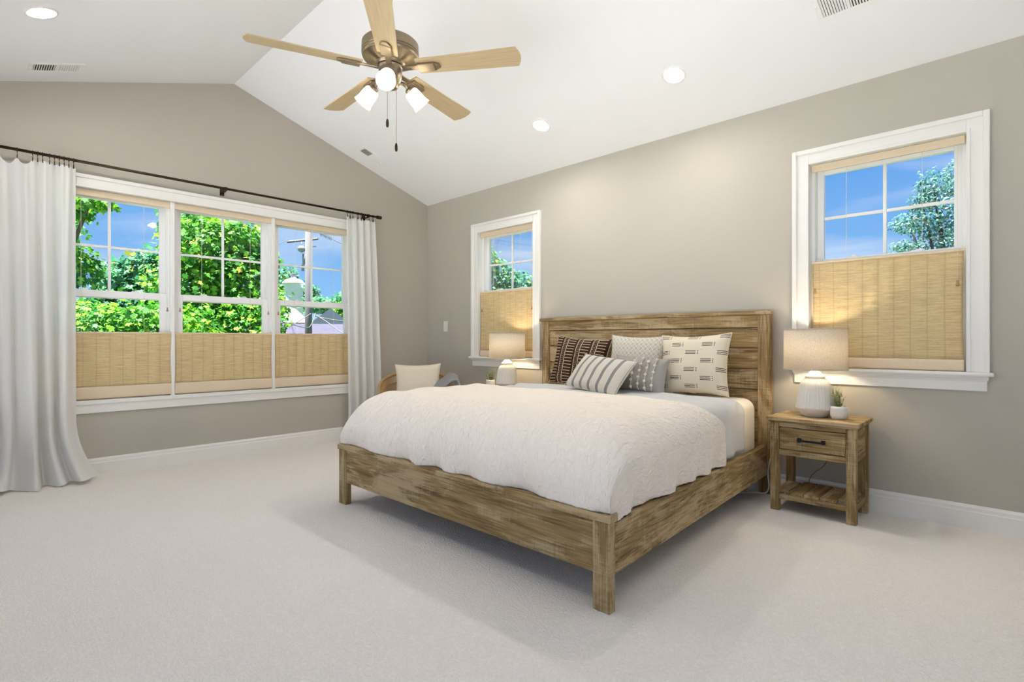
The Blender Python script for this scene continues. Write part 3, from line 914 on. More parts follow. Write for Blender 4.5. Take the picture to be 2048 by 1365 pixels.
ns = make_nightstand('weathered pine nightstand on the right of the bed under the large window', 4.051)
ns2 = make_nightstand('weathered pine nightstand half hidden behind the bed, below the narrow window', 1.325)


# ------------------------------------------------------------------ table lamps
NT = .580
def make_lamp(label, x, y):
    root = thing('table_lamp', label, 'lamp', (x, y, NT), group='white ribbed table lamps')
    pr = [(.050, 0), (.062, 0), (.072, .006), (.094, .042), (.108, .052), (.1085, .060)]
    pr += [(.1085-.018*t, .060+.125*t) for t in [k/10 for k in range(1, 11)]]
    pr += [(.080, .212), (.066, .228), (.055, .238), (.054, .241), (.057, .244), (.056, .250), (.046, .258), (.030, .276), (.016, .292), (.013, .300), (.013, .312)]
    MB().lathe(pr, 180, (x, y, NT), ribs=36, depth=.004, z0=.055, z1=.232).build('lamp_base', m_ceramic, root, smooth=True)
    MB().tube([(x, y, NT+.312), (x, y, NT+.352)], .012, 16).build('bulb_socket', m_fanmetal, root, smooth=True)
    MB().ball((x, y, NT+.405), .030, 20, (1, 1, 1.25)).build('light_bulb', m_lampbulb, root, smooth=True)
    mb = MB(); mb.tube([(x-.012, y, NT+.335), (x-.05, y, NT+.36), (x-.055, y, NT+.45), (x-.02, y, NT+.52), (x, y, NT+.528), (x+.02, y, NT+.52), (x+.055, y, NT+.45), (x+.05, y, NT+.36), (x+.012, y, NT+.335)], .002, 6)
    for k in range(3):
        a = 2*PI*k/3+.4; mb.tube([(x, y, NT+.528), (x+.172*math.cos(a), y+.172*math.sin(a), NT+.535)], .0018, 6)
    mb.tube([(x, y, NT+.520), (x, y, NT+.548)], [.004, .006], 8)
    mb.build('shade_harp', m_fanmetal, root)
    MB().lathe([(.176, .293), (.174, .543)], 72, (x, y, NT), capb=False, capt=False).build('lamp_shade', m_linen, root, smooth=True, solid=.0015)
    mb = MB()
    for z, r in ((.294, .1765), (.542, .1745)): mb.tube([(x+r*math.cos(2*PI*k/72), y+r*math.sin(2*PI*k/72), NT+z) for k in range(72)], .0026, 6, closed=True)
    mb.build('shade_rim', m_linen, root, smooth=True)
    return root
make_lamp('white ribbed ceramic lamp with oatmeal drum shade on the right nightstand', 4.256, -.215)
make_lamp('white ribbed ceramic lamp with oatmeal drum shade in front of the narrow window', 1.560, -.215)

def make_plant(label, x, y, w):
    root = thing('potted_plant', label, 'plant', (x, y, NT), group='small potted plants')
    MB().lathe([(.030, 0), (.036, .002), (.0445, .016), (.046, .040), (.0445, .062), (.0425, .078), (.040, .078), (.040, .064), (.0, .064)], 40, (x, y, NT)).build('plant_pot', m_ceramic, root, smooth=True)
    MB().lathe([(.0395, .062), (.0395, .068), (0.0, .070)], 24, (x, y, NT)).build('soil', m_soil, root)
    rr = random.Random(int(x*100)); mb = MB(); ms = MB()
    for k in range(17):
        a = rr.uniform(0, 2*PI); r0 = rr.uniform(0, .028); lean = rr.uniform(.05, .32); hh = rr.uniform(.07, .135)*w
        P0 = Vector((x+r0*math.cos(a), y+r0*math.sin(a), NT+.064)); D = Vector((math.cos(a)*lean, math.sin(a)*lean, 1)).normalized()
        ms.tube([P0, P0+D*hh*.5, P0+D*hh], [.0012, .0011, .0008], 5)
        for j in range(10):
            t = (j+1.0)/10; c_ = P0+D*hh*t
            for q in (0, PI):
                b = j*2.4+q+rr.uniform(-.3, .3); out = Vector((math.cos(b), math.sin(b), rr.uniform(.5, 1.1))).normalized()
                ln = rr.uniform(.014, .024)*(1.1-.35*t); sd = out.cross(Vector((0, 0, 1))).normalized()*ln*.20
                mb.add([c_, c_+out*ln*.4+sd, c_+out*ln, c_+out*ln*.4-sd], [(0, 1, 2, 3)])
    ms.build('stem', m_plant, root); mb.build('foliage', m_plant, root)
    return root
make_plant('small green plant in a white pot beside the lamp on the right nightstand', 4.395, -.255, 1.0)
make_plant('small green plant in a white pot beside the lamp below the narrow window', 1.345, -.235, 1.0)

# cords
def curve_pts(P, n=10):
    out = []
    for i in range(len(P)-1):
        p0 = Vector(P[max(0, i-1)]); p1 = Vector(P[i]); p2 = Vector(P[i+1]); p3 = Vector(P[min(len(P)-1, i+2)])
        for k in range(n):
            t = k/n; out.append(.5*((2*p1)+(p2-p0)*t+(2*p0-5*p1+4*p2-p3)*t*t+(3*p1-p0-3*p2+p3)*t**3))
    out.append(Vector(P[-1])); return out
o = MB().tube(curve_pts([(4.00, -.070, .32), (3.955, -.085, .26), (3.940, -.092, .19), (3.937, -.095, .13), (3.943, -.095, .06), (3.925, -.105, .014), (3.86, -.13, .008), (3.80, -.19, .007), (3.72, -.30, .006)]), .0042, 8).build('power_cable', m_cable, smooth=True)
tag(o, 'white power cable curling on the carpet between bed post and nightstand', 'cable')
o = MB().tube(curve_pts([(4.235, -.035, .60), (4.24, -.030, .40), (4.275, -.032, .29), (4.255, -.030, .235), (4.20, -.028, .18), (4.17, -.025, .12), (4.165, -.024, .02)]), .0028, 8).build('lamp_cord', m_cablebrown, smooth=True)
tag(o, 'tan lamp cord hanging behind the right nightstand', 'cord')


# ------------------------------------------------------------------ rattan chair, cushion, throw
CH = thing('armchair', 'honey coloured rattan armchair in the corner behind the bed', 'armchair', (.640, -.610, 0), R_(53))
def cb(mb, name, mat, **k): return mb.build(name, mat, CH, world=False, **k)
for sx in (-1, 1):
    for sy in (-1, 1):
        cb(MB().tube([(sx*.27, sy*.25, 0), (sx*.25, sy*.23, .40)], [.014, .019], 12), 'leg', m_chairwood, smooth=True)
ring = [(.30*math.cos(2*PI*k/40), .28*math.sin(2*PI*k/40), .405) for k in range(40)]
cb(MB().tube(ring, .015, 10, closed=True), 'seat_ring', m_rattan, smooth=True)
cb(MB().lathe([(.292, .400), (.292, .412)], 40).xf(lambda x, y, z: (x, y*.94, z)), 'seat', m_weave)
def hoop(t):      # t from 0 (left front) round the back to 1 (right front)
    a = PI*(1.16-1.32*t)*-1+0
    ang = PI+.22-(PI+.44)*t
    x = .372*math.cos(ang)-.015; y = .33*math.sin(ang)
    z = .525+.185*max(0, math.sin(PI*t))**.8
    return Vector((x, y, z))
H_ = [hoop(k/60) for k in range(61)]
H_ = [Vector((-.315, -.20, .405)), Vector((-.365, -.165, .46))]+H_+[Vector((.365, -.165, .46)), Vector((.315, -.20, .405))]
cb(MB().tube(H_, .016, 12), 'arm_and_back_rail', m_rattan, smooth=True)
mb = MB()
for k in range(78):
    t = (k+.5)/78; p = hoop(t); ang = PI+.22-(PI+.44)*t
    q = Vector((.30*math.cos(ang), .28*math.sin(ang), .405))
    mb.tube([p, p*.55+q*.45+Vector((.012*math.cos(ang), .012*math.sin(ang), 0)), q], .0048, 6)
for f in (.30, .62):
    mb.tube([hoop(t)*(1-f)+Vector((.30*math.cos(PI+.22-(PI+.44)*t), .28*math.sin(PI+.22-(PI+.44)*t), .405))*f for t in [k/50 for k in range(51)]], .005, 6)
cb(mb, 'woven_side', m_weave, smooth=True)
pc = cushion('plain cream square pillow standing in the rattan armchair', .475, .41, .15, (.640, -.605, .605), R_(50), R_(15), R_(-1), m_pillowcream, 1.5)
def throw_fn(u, v):
    # u along the depth of the arm, v from the seat up over the right arm and down outside
    path = [(-.04, .47), (.08, .53), (.18, .60), (.26, .66), (.325, .712), (.380, .700), (.412, .62), (.420, .50), (.420, .40)]
    s_ = v*(len(path)-1); i = min(int(s_), len(path)-2); t = s_-i
    x = path[i][0]*(1-t)+path[i+1][0]*t; z = path[i][1]*(1-t)+path[i+1][1]*t
    y = -.38+.44*u*(1-.25*math.sin(PI*v))+.02*math.sin(v*7)
    f = math.sin(u*2*PI*3.5+v*4)*.022+math.sin(u*2*PI*2+1)*.012
    return (x+f*.5, y, z+f*.7-.085*(1-u)*math.sin(PI*min(1, v*1.25))+.01)
th = MB().grid(throw_fn, 60, 50).build('throw_blanket', m_knit, None, smooth=True, solid=.012, soff=1)
th.location = (.640, -.610, 0); th.rotation_euler = (0, 0, R_(53))
tag(th, 'grey knitted throw draped over the arm of the rattan armchair', 'blanket')


# ------------------------------------------------------------------ ceiling vents and recessed lights
def slab(mb, R, at, x0, x1, y0, y1, z0, z1):
    P = [at+R @ Vector(p) for p in ((x0, y0, z0), (x1, y0, z0), (x1, y1, z0), (x0, y1, z0), (x0, y0, z1), (x1, y0, z1), (x1, y1, z1), (x0, y1, z1))]
    mb.add(P, [(0, 3, 2, 1), (4, 5, 6, 7), (0, 1, 5, 4), (1, 2, 6, 5), (2, 3, 7, 6), (3, 0, 4, 7)])
def make_vent(label, x, y, side, w, l, along):
    """along: 'y' the two banks sit one above the other up the slope, 'x' side by side"""
    at, R = frame_at(x, y, side)
    root = thing('ceiling_vent', label, 'vent', at, group='white ceiling registers')
    a, b = (w/2, l/2); m = .026
    def S(mb, x0, x1, y0, y1, z0, z1):
        if along == 'y': slab(mb, R, at, x0, x1, y0, y1, z0, z1)
        else: slab(mb, R, at, y0, y1, x0, x1, z0, z1)
    mb = MB(); S(mb, -a, -a+m, -b, b, 0, .006); S(mb, a-m, a, -b, b, 0, .006); S(mb, -a+m, a-m, -b, -b+m, 0, .006); S(mb, -a+m, a-m, b-m, b, 0, .006); S(mb, -a+m, a-m, -.007, .007, 0, .006)
    mb.build('vent_frame', m_white, root, bevel=.0015)
    mb = MB(); S(mb, -a+m, a-m, -b+m, b-m, .0002, .0012); mb.build('duct_shade_sheet', m_slot, root)  # flat dark sheet standing for the shade inside the duct
    n = 9
    for bank in (-1, 1):
        mb = MB(); lo = .007 if bank > 0 else -b+m; hi = b-m if bank > 0 else -.007; st = (hi-lo)/n
        for k in range(n):
            c_ = lo+(k+.5)*st
            pts = []
            for (yy, zz_) in ((c_-st*.33, .0015 if bank > 0 else .0058), (c_+st*.33, .0058 if bank > 0 else .0015)):
                for xx in (-a+m, a-m): pts.append((xx, yy, zz_))
            q = [at+R @ (Vector(p) if along == 'y' else Vector((p[1], p[0], p[2]))) for p in pts]
            mb.add(q+[v_+R @ Vector((0, 0, .0006)) for v_ in q], [(0, 1, 3, 2), (4, 6, 7, 5), (0, 4, 5, 1), (2, 3, 7, 6), (0, 2, 6, 4), (1, 5, 7, 3)])
        mb.build('louvres', m_white, root)
    mb = MB(); S(mb, -.004, .004, -b+.006, -b+.014, .006, .018); mb.build('damper_lever', m_white, root)
    return root
make_vent('white ceiling register on the left slope near the recessed light', .296, -3.452, 'L', .17, .31, 'y')
make_vent('small white ceiling register below the fan, on the right slope', .285, -.940, 'R', .15, .27, 'y')
make_vent('white ceiling register at the top edge above the large window', 4.515, -.655, 'R', .24, .30, 'x')

def make_can(label, x, y, side, tilt=0.0):
    at, R = frame_at(x, y, side)
    root = thing('recessed_light', label, 'ceiling light', at, group='recessed ceiling lights')
    Rm = R
    MB().lathe([(.0615, -.0005), (.0800, -.0005), (.0815, .002), (.0790, .0045), (.0660, .006), (.0615, .003)], 48, at, Rm, capb=False, capt=False).build('trim_ring', m_white, root, smooth=True)
    MB().lathe([(.0625, .002), (.0600, -.010), (.0560, -.050), (.0560, -.075), (.0, -.075)], 40, at, Rm, capb=False).build('can_baffle', m_white, root, smooth=True)
    q = Rm @ Matrix.Rotation(tilt, 3, 'X')
    c_ = at+Rm @ Vector((0, 0, -.012))
    MB().lathe([(.022, -.030), (.030, -.012), (.0335, .0), (.032, .008), (.020, .014), (.0, .016)], 36, c_, q).build('bulb', m_bulb, root, smooth=True)
    return root
names = ['recessed light on the right slope, nearer to the ceiling fan', 'recessed light on the right slope, above the headboard end']
for (x, y), nm in zip(CANS_R, names): make_can(nm, x, y, 'R', R_(-14))
names = ['recessed light on the left slope beside the register']
for (x, y), nm in zip(CANS_L, names): make_can(nm, x, y, 'L', R_(14))


# ------------------------------------------------------------------ ceiling fan
FX, FY, FZ = 2.560, -2.190, 2.625
fan = thing('ceiling_fan', 'five-blade ceiling fan with maple blades and three lit glass shades', 'ceiling fan', (FX, FY, FZ))
Zt = 2.775
MB().lathe([(.0, .135), (.060, .132), (.066, .120), (.058, .060), (.020, .030), (.012, .026)], 40, (FX, FY, PEAK-.150)).build('canopy', m_fanmetal, fan, smooth=True)
MB().tube([(FX, FY, Zt+.02), (FX, FY, PEAK-.11)], .0105, 16).build('downrod', m_bronze, fan, smooth=True)
pr = [(.012, Zt+.045), (.030, Zt+.042), (.034, Zt+.012), (.110, Zt+.006), (.150, Zt-.002), (.160, Zt-.012), (.162, Zt-.060), (.158, Zt-.064), (.162, Zt-.068), (.162, Zt-.074), (.158, Zt-.078), (.160, Zt-.082), (.156, Zt-.092), (.120, Zt-.108), (.082, Zt-.122), (.078, Zt-.130), (.074, Zt-.136)]
MB().lathe([(r, z) for r, z in reversed(pr)], 128, (FX, FY, 0)).build('motor_housing', m_fanmetal, fan)
MB().lathe([(.020, FZ-.115), (.040, FZ-.110), (.052, FZ-.085), (.064, FZ-.055), (.067, FZ-.010), (.064, FZ+.002), (.069, FZ+.006), (.069, FZ+.012)], 48, (FX, FY, 0)).build('light_kit_body', m_fanmetal, fan, smooth=True)
RB = .765
for k in range(5):
    ang = R_(32.6+72*k+.9)
    Rz = Matrix.Rotation(ang, 3, 'Z'); Rt = Rz @ Matrix.Rotation(R_(-12), 3, 'X')
    O = Vector((FX, FY, FZ))
    def blade(u, v):
        r = .165+(RB-.165)*u; wd_ = (.058+.014*u)
        r -= .022*(abs(v*2-1)**2.0)*u**6
        return O+Rt @ Vector((r, (v*2-1)*wd_, 0))
    MB().grid(blade, 40, 10).build('fan_blade', m_blade, fan, solid=.006, soff=0)
    mb = MB()
    for (x0, x1, w0, w1, z0, z1) in ((.075, .190, .017, .017, -.010, -.002), (.170, .270, .033, .031, -.018, -.004), (.268, .298, .031, .014, -.014, -.004)):
        P = [(x0, -w0, z0), (x1, -w1, z0), (x1, w1, z0), (x0, w0, z0), (x0, -w0, z1), (x1, -w1, z1), (x1, w1, z1), (x0, w0, z1)]
        mb.add([O+Rt @ Vector(p) for p in P], [(0, 3, 2, 1), (4, 5, 6, 7), (0, 1, 5, 4), (1, 2, 6, 5), (2, 3, 7, 6), (3, 0, 4, 7)])
    mb.build('blade_bracket', m_fanmetal, fan, bevel=.003)
for k, az in enumerate((-40, 80, 200)):
    a = R_(az); d = Vector((math.cos(a)*.76, math.sin(a)*.76, -.65)).normalized()
    S0 = Vector((FX, FY, FZ-.070))+Vector((math.cos(a), math.sin(a), 0))*.050
    S1 = S0+Vector((math.cos(a)*.035, math.sin(a)*.035, .006)); S2 = S1+d*.035
    zx = d; xx_ = zx.orthogonal().normalized(); yy_ = zx.cross(xx_); Rm = Matrix((xx_, yy_, zx)).transposed()
    arm = MB().tube(curve_pts([S0, S1, S2], 8), .010, 12); arm.lathe([(.012, -.006), (.024, 0), (.026, .022), (.022, .024)], 24, S2, Rm)
    am = arm.build('lamp_arm', m_fanmetal, fan, smooth=True)
    MB().lathe([(.024, .012), (.034, .016), (.041, .026), (.043, .040), (.0445, .048), (.047, .095), (.052, .112), (.055, .122), (.0525, .122), (.0500, .112), (.045, .095), (.041, .040), (.030, .022), (.020, .018)], 48, S2, Rm, capb=False, capt=False).build('glass_shade', m_fanglass, fan, smooth=True)
    MB().lathe([(.010, .020), (.022, .050), (.029, .078), (.027, .096), (.016, .108), (0, .111)], 24, S2, Rm).build('fan_bulb', m_fanbulb, fan, smooth=True)
for (px, py, zb, nm) in ((-.010, -.014, 2.305, 'light'), (.026, .022, 2.165, 'fan')):
    x, y = FX+px, FY+py
    ch = MB().tube([(x, y, FZ-.10), (x, y, zb+.03)], .0014, 6).build('pull_chain', m_fanmetal, fan)
    MB().lathe([(.002, .050), (.006, .044), (.0085, .030), (.0085, .012), (.006, .002), (.002, 0)], 14, (x, y, zb-.02)).build('chain_knob', m_bronze, ch, smooth=True)

# ------------------------------------------------------------------ outside
m_grass = Mat('lawn', (.10, .22, .04), 1)
c = m_grass.coord(); m_grass.color(m_grass.mix(m_grass.noise(c, .6, 5), (.045, .075, .025), (.08, .12, .04)))
struct(box('ground', m_grass, (-90, 30, -60, 100, -3.3, -3.2)))

def leaf_mat(name, dark, mid, bright, hi=(.50, .46, .05)):
    m = Mat(name, mid, .55, spec=.3)
    g = m.N('ShaderNodeNewGeometry'); r = X(m.nt, g.outputs['Random Per Island'])
    p = m.noise(m.coord('Object'), 1.6, 3)
    c1 = m.mix((p*.7+r*.5).ramp(.35, .85), dark, mid); c2 = m.mix((p*.6+r*.6).ramp(.60, .95), c1, bright)
    m.color(m.mix(r.gt(.975), c2, hi)); m.translucent(.38, m.b.inputs['Base Color'].links[0].from_socket); return m
ML1 = leaf_mat('maple_leaf_green', (.03, .17, .025), (.10, .42, .03), (.42, .80, .05))
ML2 = leaf_mat('blue_green_leaf', (.04, .20, .11), (.09, .36, .18), (.28, .62, .22))
ML3 = leaf_mat('teal_needle_leaf', (.06, .17, .15), (.12, .32, .27), (.30, .55, .42), (.40, .20, .16))
m_bark = Mat('grey_brown_bark', (.09, .065, .05), 1)
LEAF = np.array([(0, 0), (.34, .10), (.22, .30), (.50, .62), (.20, .62), (0, 1.0), (-.20, .62), (-.50, .62), (-.22, .30), (-.34, .10)])
LEAF_S = np.array([(0, 0), (.20, .45), (0, 1.0), (-.20, .45)])
def tree(label, base, clumps, n, size, mat, seed, shape=LEAF, limbs=True, group='trees outside the windows', trunk=.12, stickout=.25):
    """clumps: (x, y, z, rx, ry, rz); leaves sit mostly near each clump's surface"""
    rng = np.random.default_rng(seed)
    root = thing('tree', label, 'tree', base, group=group)
    C_ = np.array(clumps); wgt = (C_[:, 3]*C_[:, 4]+C_[:, 3]*C_[:, 5]); wgt /= wgt.sum()
    idx = rng.choice(len(C_), n, p=wgt); q = C_[idx]
    d = rng.normal(size=(n, 3)); d /= np.linalg.norm(d, axis=1)[:, None]
    rad = 1-np.abs(rng.normal(scale=.28, size=n)); rad = np.where(rng.random(n) < .07, 1+rng.random(n)*stickout, rad)
    lump = 1+.18*np.sin(d[:, 0]*7+q[:, 0]*3)*np.sin(d[:, 1]*8+q[:, 1])*np.sin(d[:, 2]*9+q[:, 2]*2)
    pos = q[:, :3]+d*q[:, 3:]*(np.clip(rad, 0, 2)*lump)[:, None]
    nrm = d*.7+rng.normal(scale=.55, size=(n, 3))+np.array([0, 0, .6]); nrm /= np.linalg.norm(nrm, axis=1)[:, None]
    t = rng.normal(size=(n, 3)); t[:, 2] -= .6; t -= nrm*(t*nrm).sum(1)[:, None]; t /= np.linalg.norm(t, axis=1)[:, None]
    b = np.cross(nrm, t); sz = size*rng.uniform(.65, 1.25, n)
    k = len(shape)
    bend = (shape[:, 0]**2)*.35
    V = pos[:, None, :]+sz[:, None, None]*(b[:, None, :]*shape[None, :, 0, None]+t[:, None, :]*shape[None, :, 1, None]-nrm[:, None, :]*bend[None, :, None])
    V = V.reshape(-1, 3)-np.array(base)
    me = bpy.data.meshes.new('foliage'); me.vertices.add(n*k); me.vertices.foreach_set('co', V.astype(np.float32).ravel())
    me.loops.add(n*k); me.loops.foreach_set('vertex_index', np.arange(n*k, dtype=np.int32))
    me.polygons.add(n); me.polygons.foreach_set('loop_start', (np.arange(n)*k).astype(np.int32)); me.polygons.foreach_set('loop_total', np.full(n, k, np.int32))
    me.update(calc_edges=True); me.validate()
    me.materials.append(mat.m); o = bpy.data.objects.new('foliage', me); COL.objects.link(o); o.parent = root
    top = max(clumps, key=lambda c_: c_[2])
    mb = MB(); mb.tube(curve_pts([base, (base[0]*.7+top[0]*.3, base[1]*.7+top[1]*.3, base[2]*.6+top[2]*.4), (top[0], top[1], top[2])], 8), [trunk*(1-.8*i/16) for i in range(17)], 10)
    for c_ in clumps:
        if c_ is top or not limbs: continue
        p0 = Vector((base[0]*.6+top[0]*.4, base[1]*.6+top[1]*.4, base[2]*.55+top[2]*.45)); mb.tube([p0, p0.lerp(Vector(c_[:3]), .6)+Vector((0, 0, .1)), c_[:3]], [trunk*.45, trunk*.3, trunk*.12], 7)
    mb.build('trunk', m_bark, root, smooth=True)
    return root
tree('broad bright green maple filling the middle panes of the triple window', (-6.9, -.35, -3.2),
     [(-6.9, -.34, 2.91, .87, .87, .72), (-7.05, -.49, 1.95, 1.0, 1.0, .85), (-6.46, .08, 2.25, .70, .70, .70), (-6.60, .05, 3.16, .55, .55, .48), (-7.7, -.44, 3.45, .62, .62, .50),
      (-5.9, .0, 1.30, .60, .60, .62), (-6.6, -.78, 1.10, .85, .85, .70), (-5.95, .50, 1.75, .35, .35, .45), (-6.3, .55, 2.7, .30, .30, .35)], 13000, .115, ML1, 3)
tree('low bright green maple crown below the sash rail of the triple window', (-5.8, -2.0, -3.2),
     [(-6.21, -2.46, 1.22, .70, .70, .50), (-5.79, -2.05, 1.18, .70, .70, .50), (-5.30, -1.62, 1.22, .58, .58, .48), (-6.51, -2.95, 1.35, .65, .65, .55), (-5.0, -1.25, 1.15, .45, .45, .50), (-5.75, -2.1, .75, 1.2, 1.2, .6)], 9500, .10, ML1, 4)
tree('blue-green tree standing behind the low maple in the left panes', (-11.5, -.6, -3.2),
     [(-11.81, -.92, 2.55, .68, .68, .62), (-11.38, -.51, 2.90, .50, .50, .52), (-11.43, -.55, 2.10, .80, .80, .60), (-11.15, -.25, 2.65, .42, .42, .75), (-11.9, -1.1, 2.0, .7, .7, .5)], 4200, .17, ML2, 5)
tree('tall maple beside the wide curtain with a branch across the top pane', (-8.3, -3.9, -3.2),
     [(-7.55, -2.42, 2.40, .44, .44, .38), (-7.95, -2.85, 2.85, .62, .62, .80), (-7.10, -2.62, 3.38, .42, .42, .22), (-6.75, -2.32, 3.50, .34, .34, .13), (-6.58, -2.12, 3.46, .20, .20, .07)], 2600, .11, ML1, 6, limbs=False)
tree('small bright maple at the left edge of the right-hand panes', (-3.6, -.42, -3.2),
     [(-3.42, -.43, 1.28, .18, .18, .36), (-3.95, -.30, 1.62, .20, .20, .24), (-3.55, -.48, .9, .3, .3, .4)], 900, .085, ML1, 8, trunk=.05)
tree('hazy blue-green tree behind the white silo', (-65, 25, -3.2), [(-64.6, 25.9, 8.4, 1.6, 1.6, 2.4), (-65.5, 24.4, 6.3, 2.2, 2.2, 2.2), (-63.5, 28.0, 7.0, 1.6, 1.6, 1.7)], 2400, .5, ML2, 9)
tree('low spreading tree to the right of the utility pole', (-40.5, 24.5, -3.2), [(-40.5, 18.8, 4.2, 1.8, 1.8, .7), (-39.0, 20.3, 4.7, 1.1, 1.1, .9)], 1800, .32, ML2, 10)
tree('round green tree beside the pale gabled house', (-37.8, 20.4, -3.2), [(-37.6, 19.2, 2.9, 1.0, 1.0, 1.2), (-37.2, 19.5, 3.9, .9, .9, .9)], 1800, .28, ML1, 12)
tree('green tree seen through the narrow window', (-6.1, 7.2, -3.2),
     [(-6.28, 7.22, 3.0, .50, .50, .58), (-5.8, 7.69, 2.75, .50, .50, .42), (-6.55, 6.96, 3.35, .48, .48, .55), (-5.3, 6.85, 2.0, 1.0, 1.0, .42), (-6.2, 7.3, 2.2, .9, .9, .5)], 4000, .14, ML2, 13)
tree('feathery teal tree seen through the large window', (4.4, 7.8, -3.2),
     [(4.13, 7.56, 3.20, .46, .46, .48), (4.05, 7.5, 3.66, .26, .26, .30), (3.77, 7.21, 3.02, .30, .30, .17), (4.32, 7.73, 2.70, .58, .58, .36), (3.92, 7.36, 3.38, .20, .20, .17), (4.44, 7.85, 3.82, .32, .32, .36), (3.72, 7.1, 2.62, .22, .22, .10)], 5200, .075, ML3, 14, shape=LEAF_S, trunk=.09)
tree('line of distant trees behind the neighbouring roofs', (-53, 23, -3.2), [(-60.0, 22.6, 2.6, 4.5, 4.5, 2.6), (-50, 28, 2.4, 4, 4, 2.3), (-56, 15, 2.8, 5, 5, 2.5), (-48, 33, 3.0, 4, 4, 2.6)], 4500, .55, ML1, 15, trunk=.3)

m_antenna = Mat('dark_antenna_metal', (.04, .04, .045), .6)
m_silo = Mat('white_metal_cladding', (.78, .80, .80), .5)
m_pole = Mat('weathered_pole_wood', (.17, .17, .18), .9)
m_wire = Mat('pale_overhead_cable', (.13, .13, .13), .7)
m_metal = Mat('grey_galvanised_metal', (.35, .35, .37), .5, .5)
m_roofp = Mat('slate_shingle_roof', (.20, .19, .27), .9)
c = m_roofp.coord('Object', (1, 1, 7)); m_roofp.color(m_roofp.mix(m_roofp.noise(c, 2.5, 4), (.035, .034, .06), (.075, .072, .115)))
m_roofb = Mat('pale_blue_roof', (.19, .235, .285), .8)
m_brick = Mat('red_brick', (.42, .13, .08), .9)
m_siding = Mat('cream_siding', (.78, .75, .66), .8)
silo = thing('silo', 'white cylindrical tower with domed cap beyond the trees', 'silo', (-54.15, 22.11, -3.2))
MB().lathe([(1.0, -3.2), (1.0, 7.35)], 32, (-54.15, 22.11, 0)).build('tower_wall', m_silo, silo, smooth=False)
MB().lathe([(1.22, 7.30), (1.20, 7.42), (.9, 7.75), (.45, 7.95), (.3, 8.0), (.3, 8.35), (0, 8.4)], 32, (-54.15, 22.11, 0)).build('domed_cap', m_silo, silo, smooth=True)
MB().lathe([(.42, 8.33), (.42, 8.5), (0, 8.56)], 20, (-54.15, 22.11, 0)).build('cap_vent', m_metal, silo)
mb = MB()
for z in (5.6, 6.6): mb.box(-54.15, -53.0, 22.6, 23.6, z, z+.25)
mb.build('side_platform', m_silo, silo)

pole = thing('utility_pole', 'tall weathered wooden utility pole outside the right-hand panes', 'utility pole', (-12.23, 4.24, -3.2))
MB().tube([(-12.23, 4.24, -3.2), (-12.23, 4.24, 6.8)], [.13, .10], 16).build('pole_shaft', m_pole, pole, smooth=True)
MB().tube([(-12.75, 3.75, 4.36), (-12.0, 4.46, 4.46)], .04, 8).build('crossarm', m_pole, pole)
mb = MB(); mb.ball((-12.40, 4.08, 4.12), .14, 12, (1, 1, .8)); mb.tube([(-12.40, 4.08, 4.42), (-12.40, 4.08, 4.0)], .02); mb.build('junction_box', m_metal, pole, smooth=True)
mb = MB(); mb.tube([(-12.33, 4.14, 3.95), (-12.33, 4.14, 3.60)], .065, 10); mb.tube([(-12.36, 4.10, 3.58), (-12.36, 4.10, 3.38)], .045, 10); mb.build('transformer', m_metal, pole, smooth=True)
mb = MB()
for z in (4.75, 4.45, 4.2): mb.tube([(-12.23, 4.24, z), (-12.05, 4.42, z)], .02, 6)
mb.build('insulator_pins', m_metal, pole)
def wire(label, P, r, m=m_wire): tag(MB().tube(curve_pts(P, 10), r, 6).build('overhead_wire', m, smooth=True), label, 'wire', group='overhead wires')
wire('pale overhead wire drooping left from the utility pole', [(-12.15, 4.30, 1.95), (-11.4, 3.65, 1.72), (-8.8, 2.0, 1.39), (-5.6, -.2, 1.28)], .014)
wire('pale overhead wire looping in front of the utility pole', [(-12.05, 4.40, 1.95), (-11.3, 3.9, 1.55), (-10.2, 3.2, 1.42), (-8.0, 1.6, 1.50)], .012)
wire('pale overhead wire falling right towards the slate roof', [(-12.10, 4.42, 1.90), (-11.0, 4.2, 1.68), (-9.3, 3.8, 1.32), (-7.9, 3.4, 1.1)], .014)
wire('pale overhead wire running right past the gabled house', [(-12.10, 4.42, 1.85), (-11.6, 4.9, 1.72), (-10.8, 5.6, 1.66), (-10.0, 6.3, 1.64)], .018)
wire('thin dark line meeting the top of the utility pole', [(-12.7, 3.8, 4.44), (-17.0, 5.2, 5.0), (-25.0, 8.3, 6.3), (-29, 9.6, 6.9)], .012, m_metal)
ant = thing('antenna', 'rod antenna with short cross elements against the sky', 'antenna', (-9.9, 3.7, 4.1))
MB().tube([(-10.08, 3.54, 4.26), (-9.40, 4.18, 3.83)], .012, 6).build('antenna_boom', m_antenna, ant)
mb = MB()
for k in range(9):
    p = Vector((-10.08, 3.54, 4.26)).lerp(Vector((-9.70, 3.90, 4.02)), .12+.075*k); mb.tube([p+Vector((-.02, .0, -.055)), p+Vector((.02, 0, .055))], .006, 5)
mb.build('antenna_elements', m_antenna, ant)
MB().tube([(-9.42, 4.16, 3.84), (-9.42, 4.16, -3.2)], .02, 6).build('antenna_mast', m_antenna, ant)

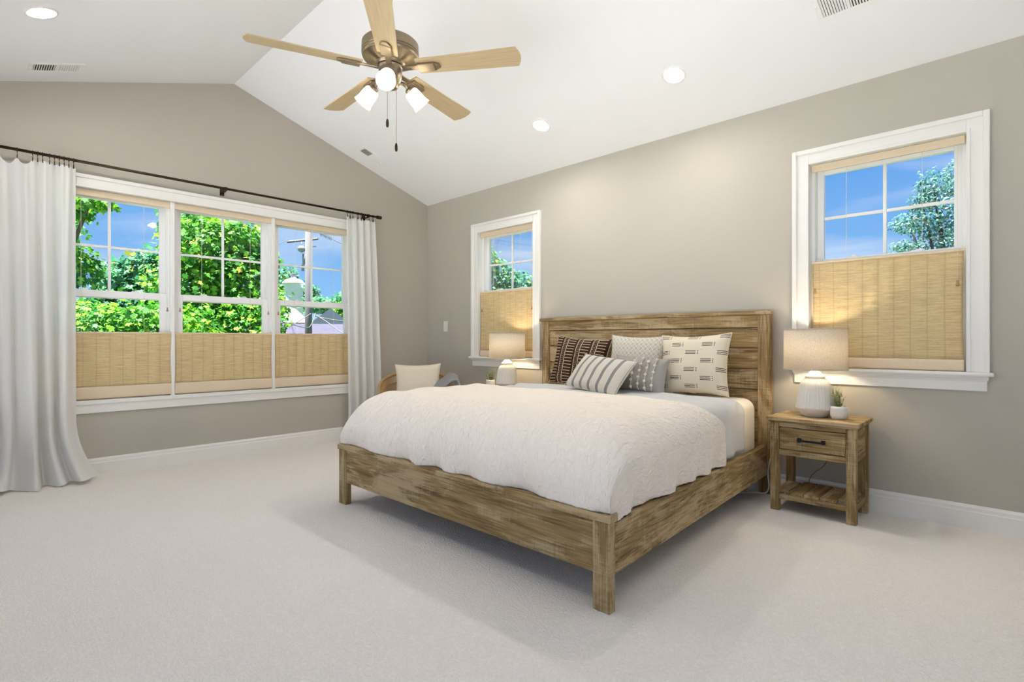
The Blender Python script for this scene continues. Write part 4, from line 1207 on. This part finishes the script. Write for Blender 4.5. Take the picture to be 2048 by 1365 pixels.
def house(label, loc, rz, w, d, zw, zr_, mw, mr, ridge='x', chim=False, wins=()):
    r = thing('house', label, 'house', (loc[0], loc[1], -3.2), rz, group='neighbouring houses'); zw += 3.2; zr_ += 3.2
    MB().box(-w/2, w/2, -d/2, d/2, 0, zw).build('house_wall', mw, r, world=False)
    o_ = .3; mb = MB()
    if ridge == 'x':
        sl_ = (zr_-zw)/(d/2); ze = zw-sl_*o_
        mb.add([(-w/2-o_, -d/2-o_, ze), (w/2+o_, -d/2-o_, ze), (w/2+o_, 0, zr_), (-w/2-o_, 0, zr_), (w/2+o_, d/2+o_, ze), (-w/2-o_, d/2+o_, ze)], [(0, 1, 2, 3), (3, 2, 4, 5), (0, 3, 5), (1, 4, 2), (0, 5, 4, 1)])
    elif ridge == 'hip':
        k = w*.22
        mb.add([(-w/2-o_, -d/2-o_, zw), (w/2+o_, -d/2-o_, zw), (k, 0, zr_), (-k, 0, zr_), (w/2+o_, d/2+o_, zw), (-w/2-o_, d/2+o_, zw)], [(0, 1, 2, 3), (3, 2, 4, 5), (0, 3, 5), (1, 4, 2), (0, 5, 4, 1)])
    else:
        sl_ = (zr_-zw)/(w/2); ze = zw-sl_*o_
        mb.add([(-w/2-o_, -d/2-o_, ze), (-w/2-o_, d/2+o_, ze), (0, d/2+o_, zr_), (0, -d/2-o_, zr_), (w/2+o_, -d/2-o_, ze), (w/2+o_, d/2+o_, ze)], [(0, 3, 2, 1), (3, 4, 5, 2), (0, 4, 3), (1, 2, 5), (0, 1, 5, 4)])
    mb.build('house_roof', mr, r, world=False)
    for (a, b, z0, z1) in wins:
        MB().box(a, b, -d/2-.04, -d/2, z0+3.2, z1+3.2).build('house_window', m_slot, r, world=False)
    return r
house('neighbouring house with a long slate shingle roof just above the shades', (-17.9, 7.1), R_(64.8), 9.0, 8.5, .35, 1.78, m_siding, m_roofp)
house('small brick house with a pale blue hip roof behind the slate roof', (-31.8, 11.8), R_(66), 2.6, 3.0, 2.20, 3.25, m_brick, m_roofb, 'hip')
house('cream house with a pale blue gable roof behind the slate roof', (-36.9, 17.8), R_(60), 3.2, 3.6, 2.35, 3.6, m_siding, m_roofb, 'y', wins=((-1.0, -.5, 1.2, 2.0), (-.1, .4, 1.2, 2.0)))
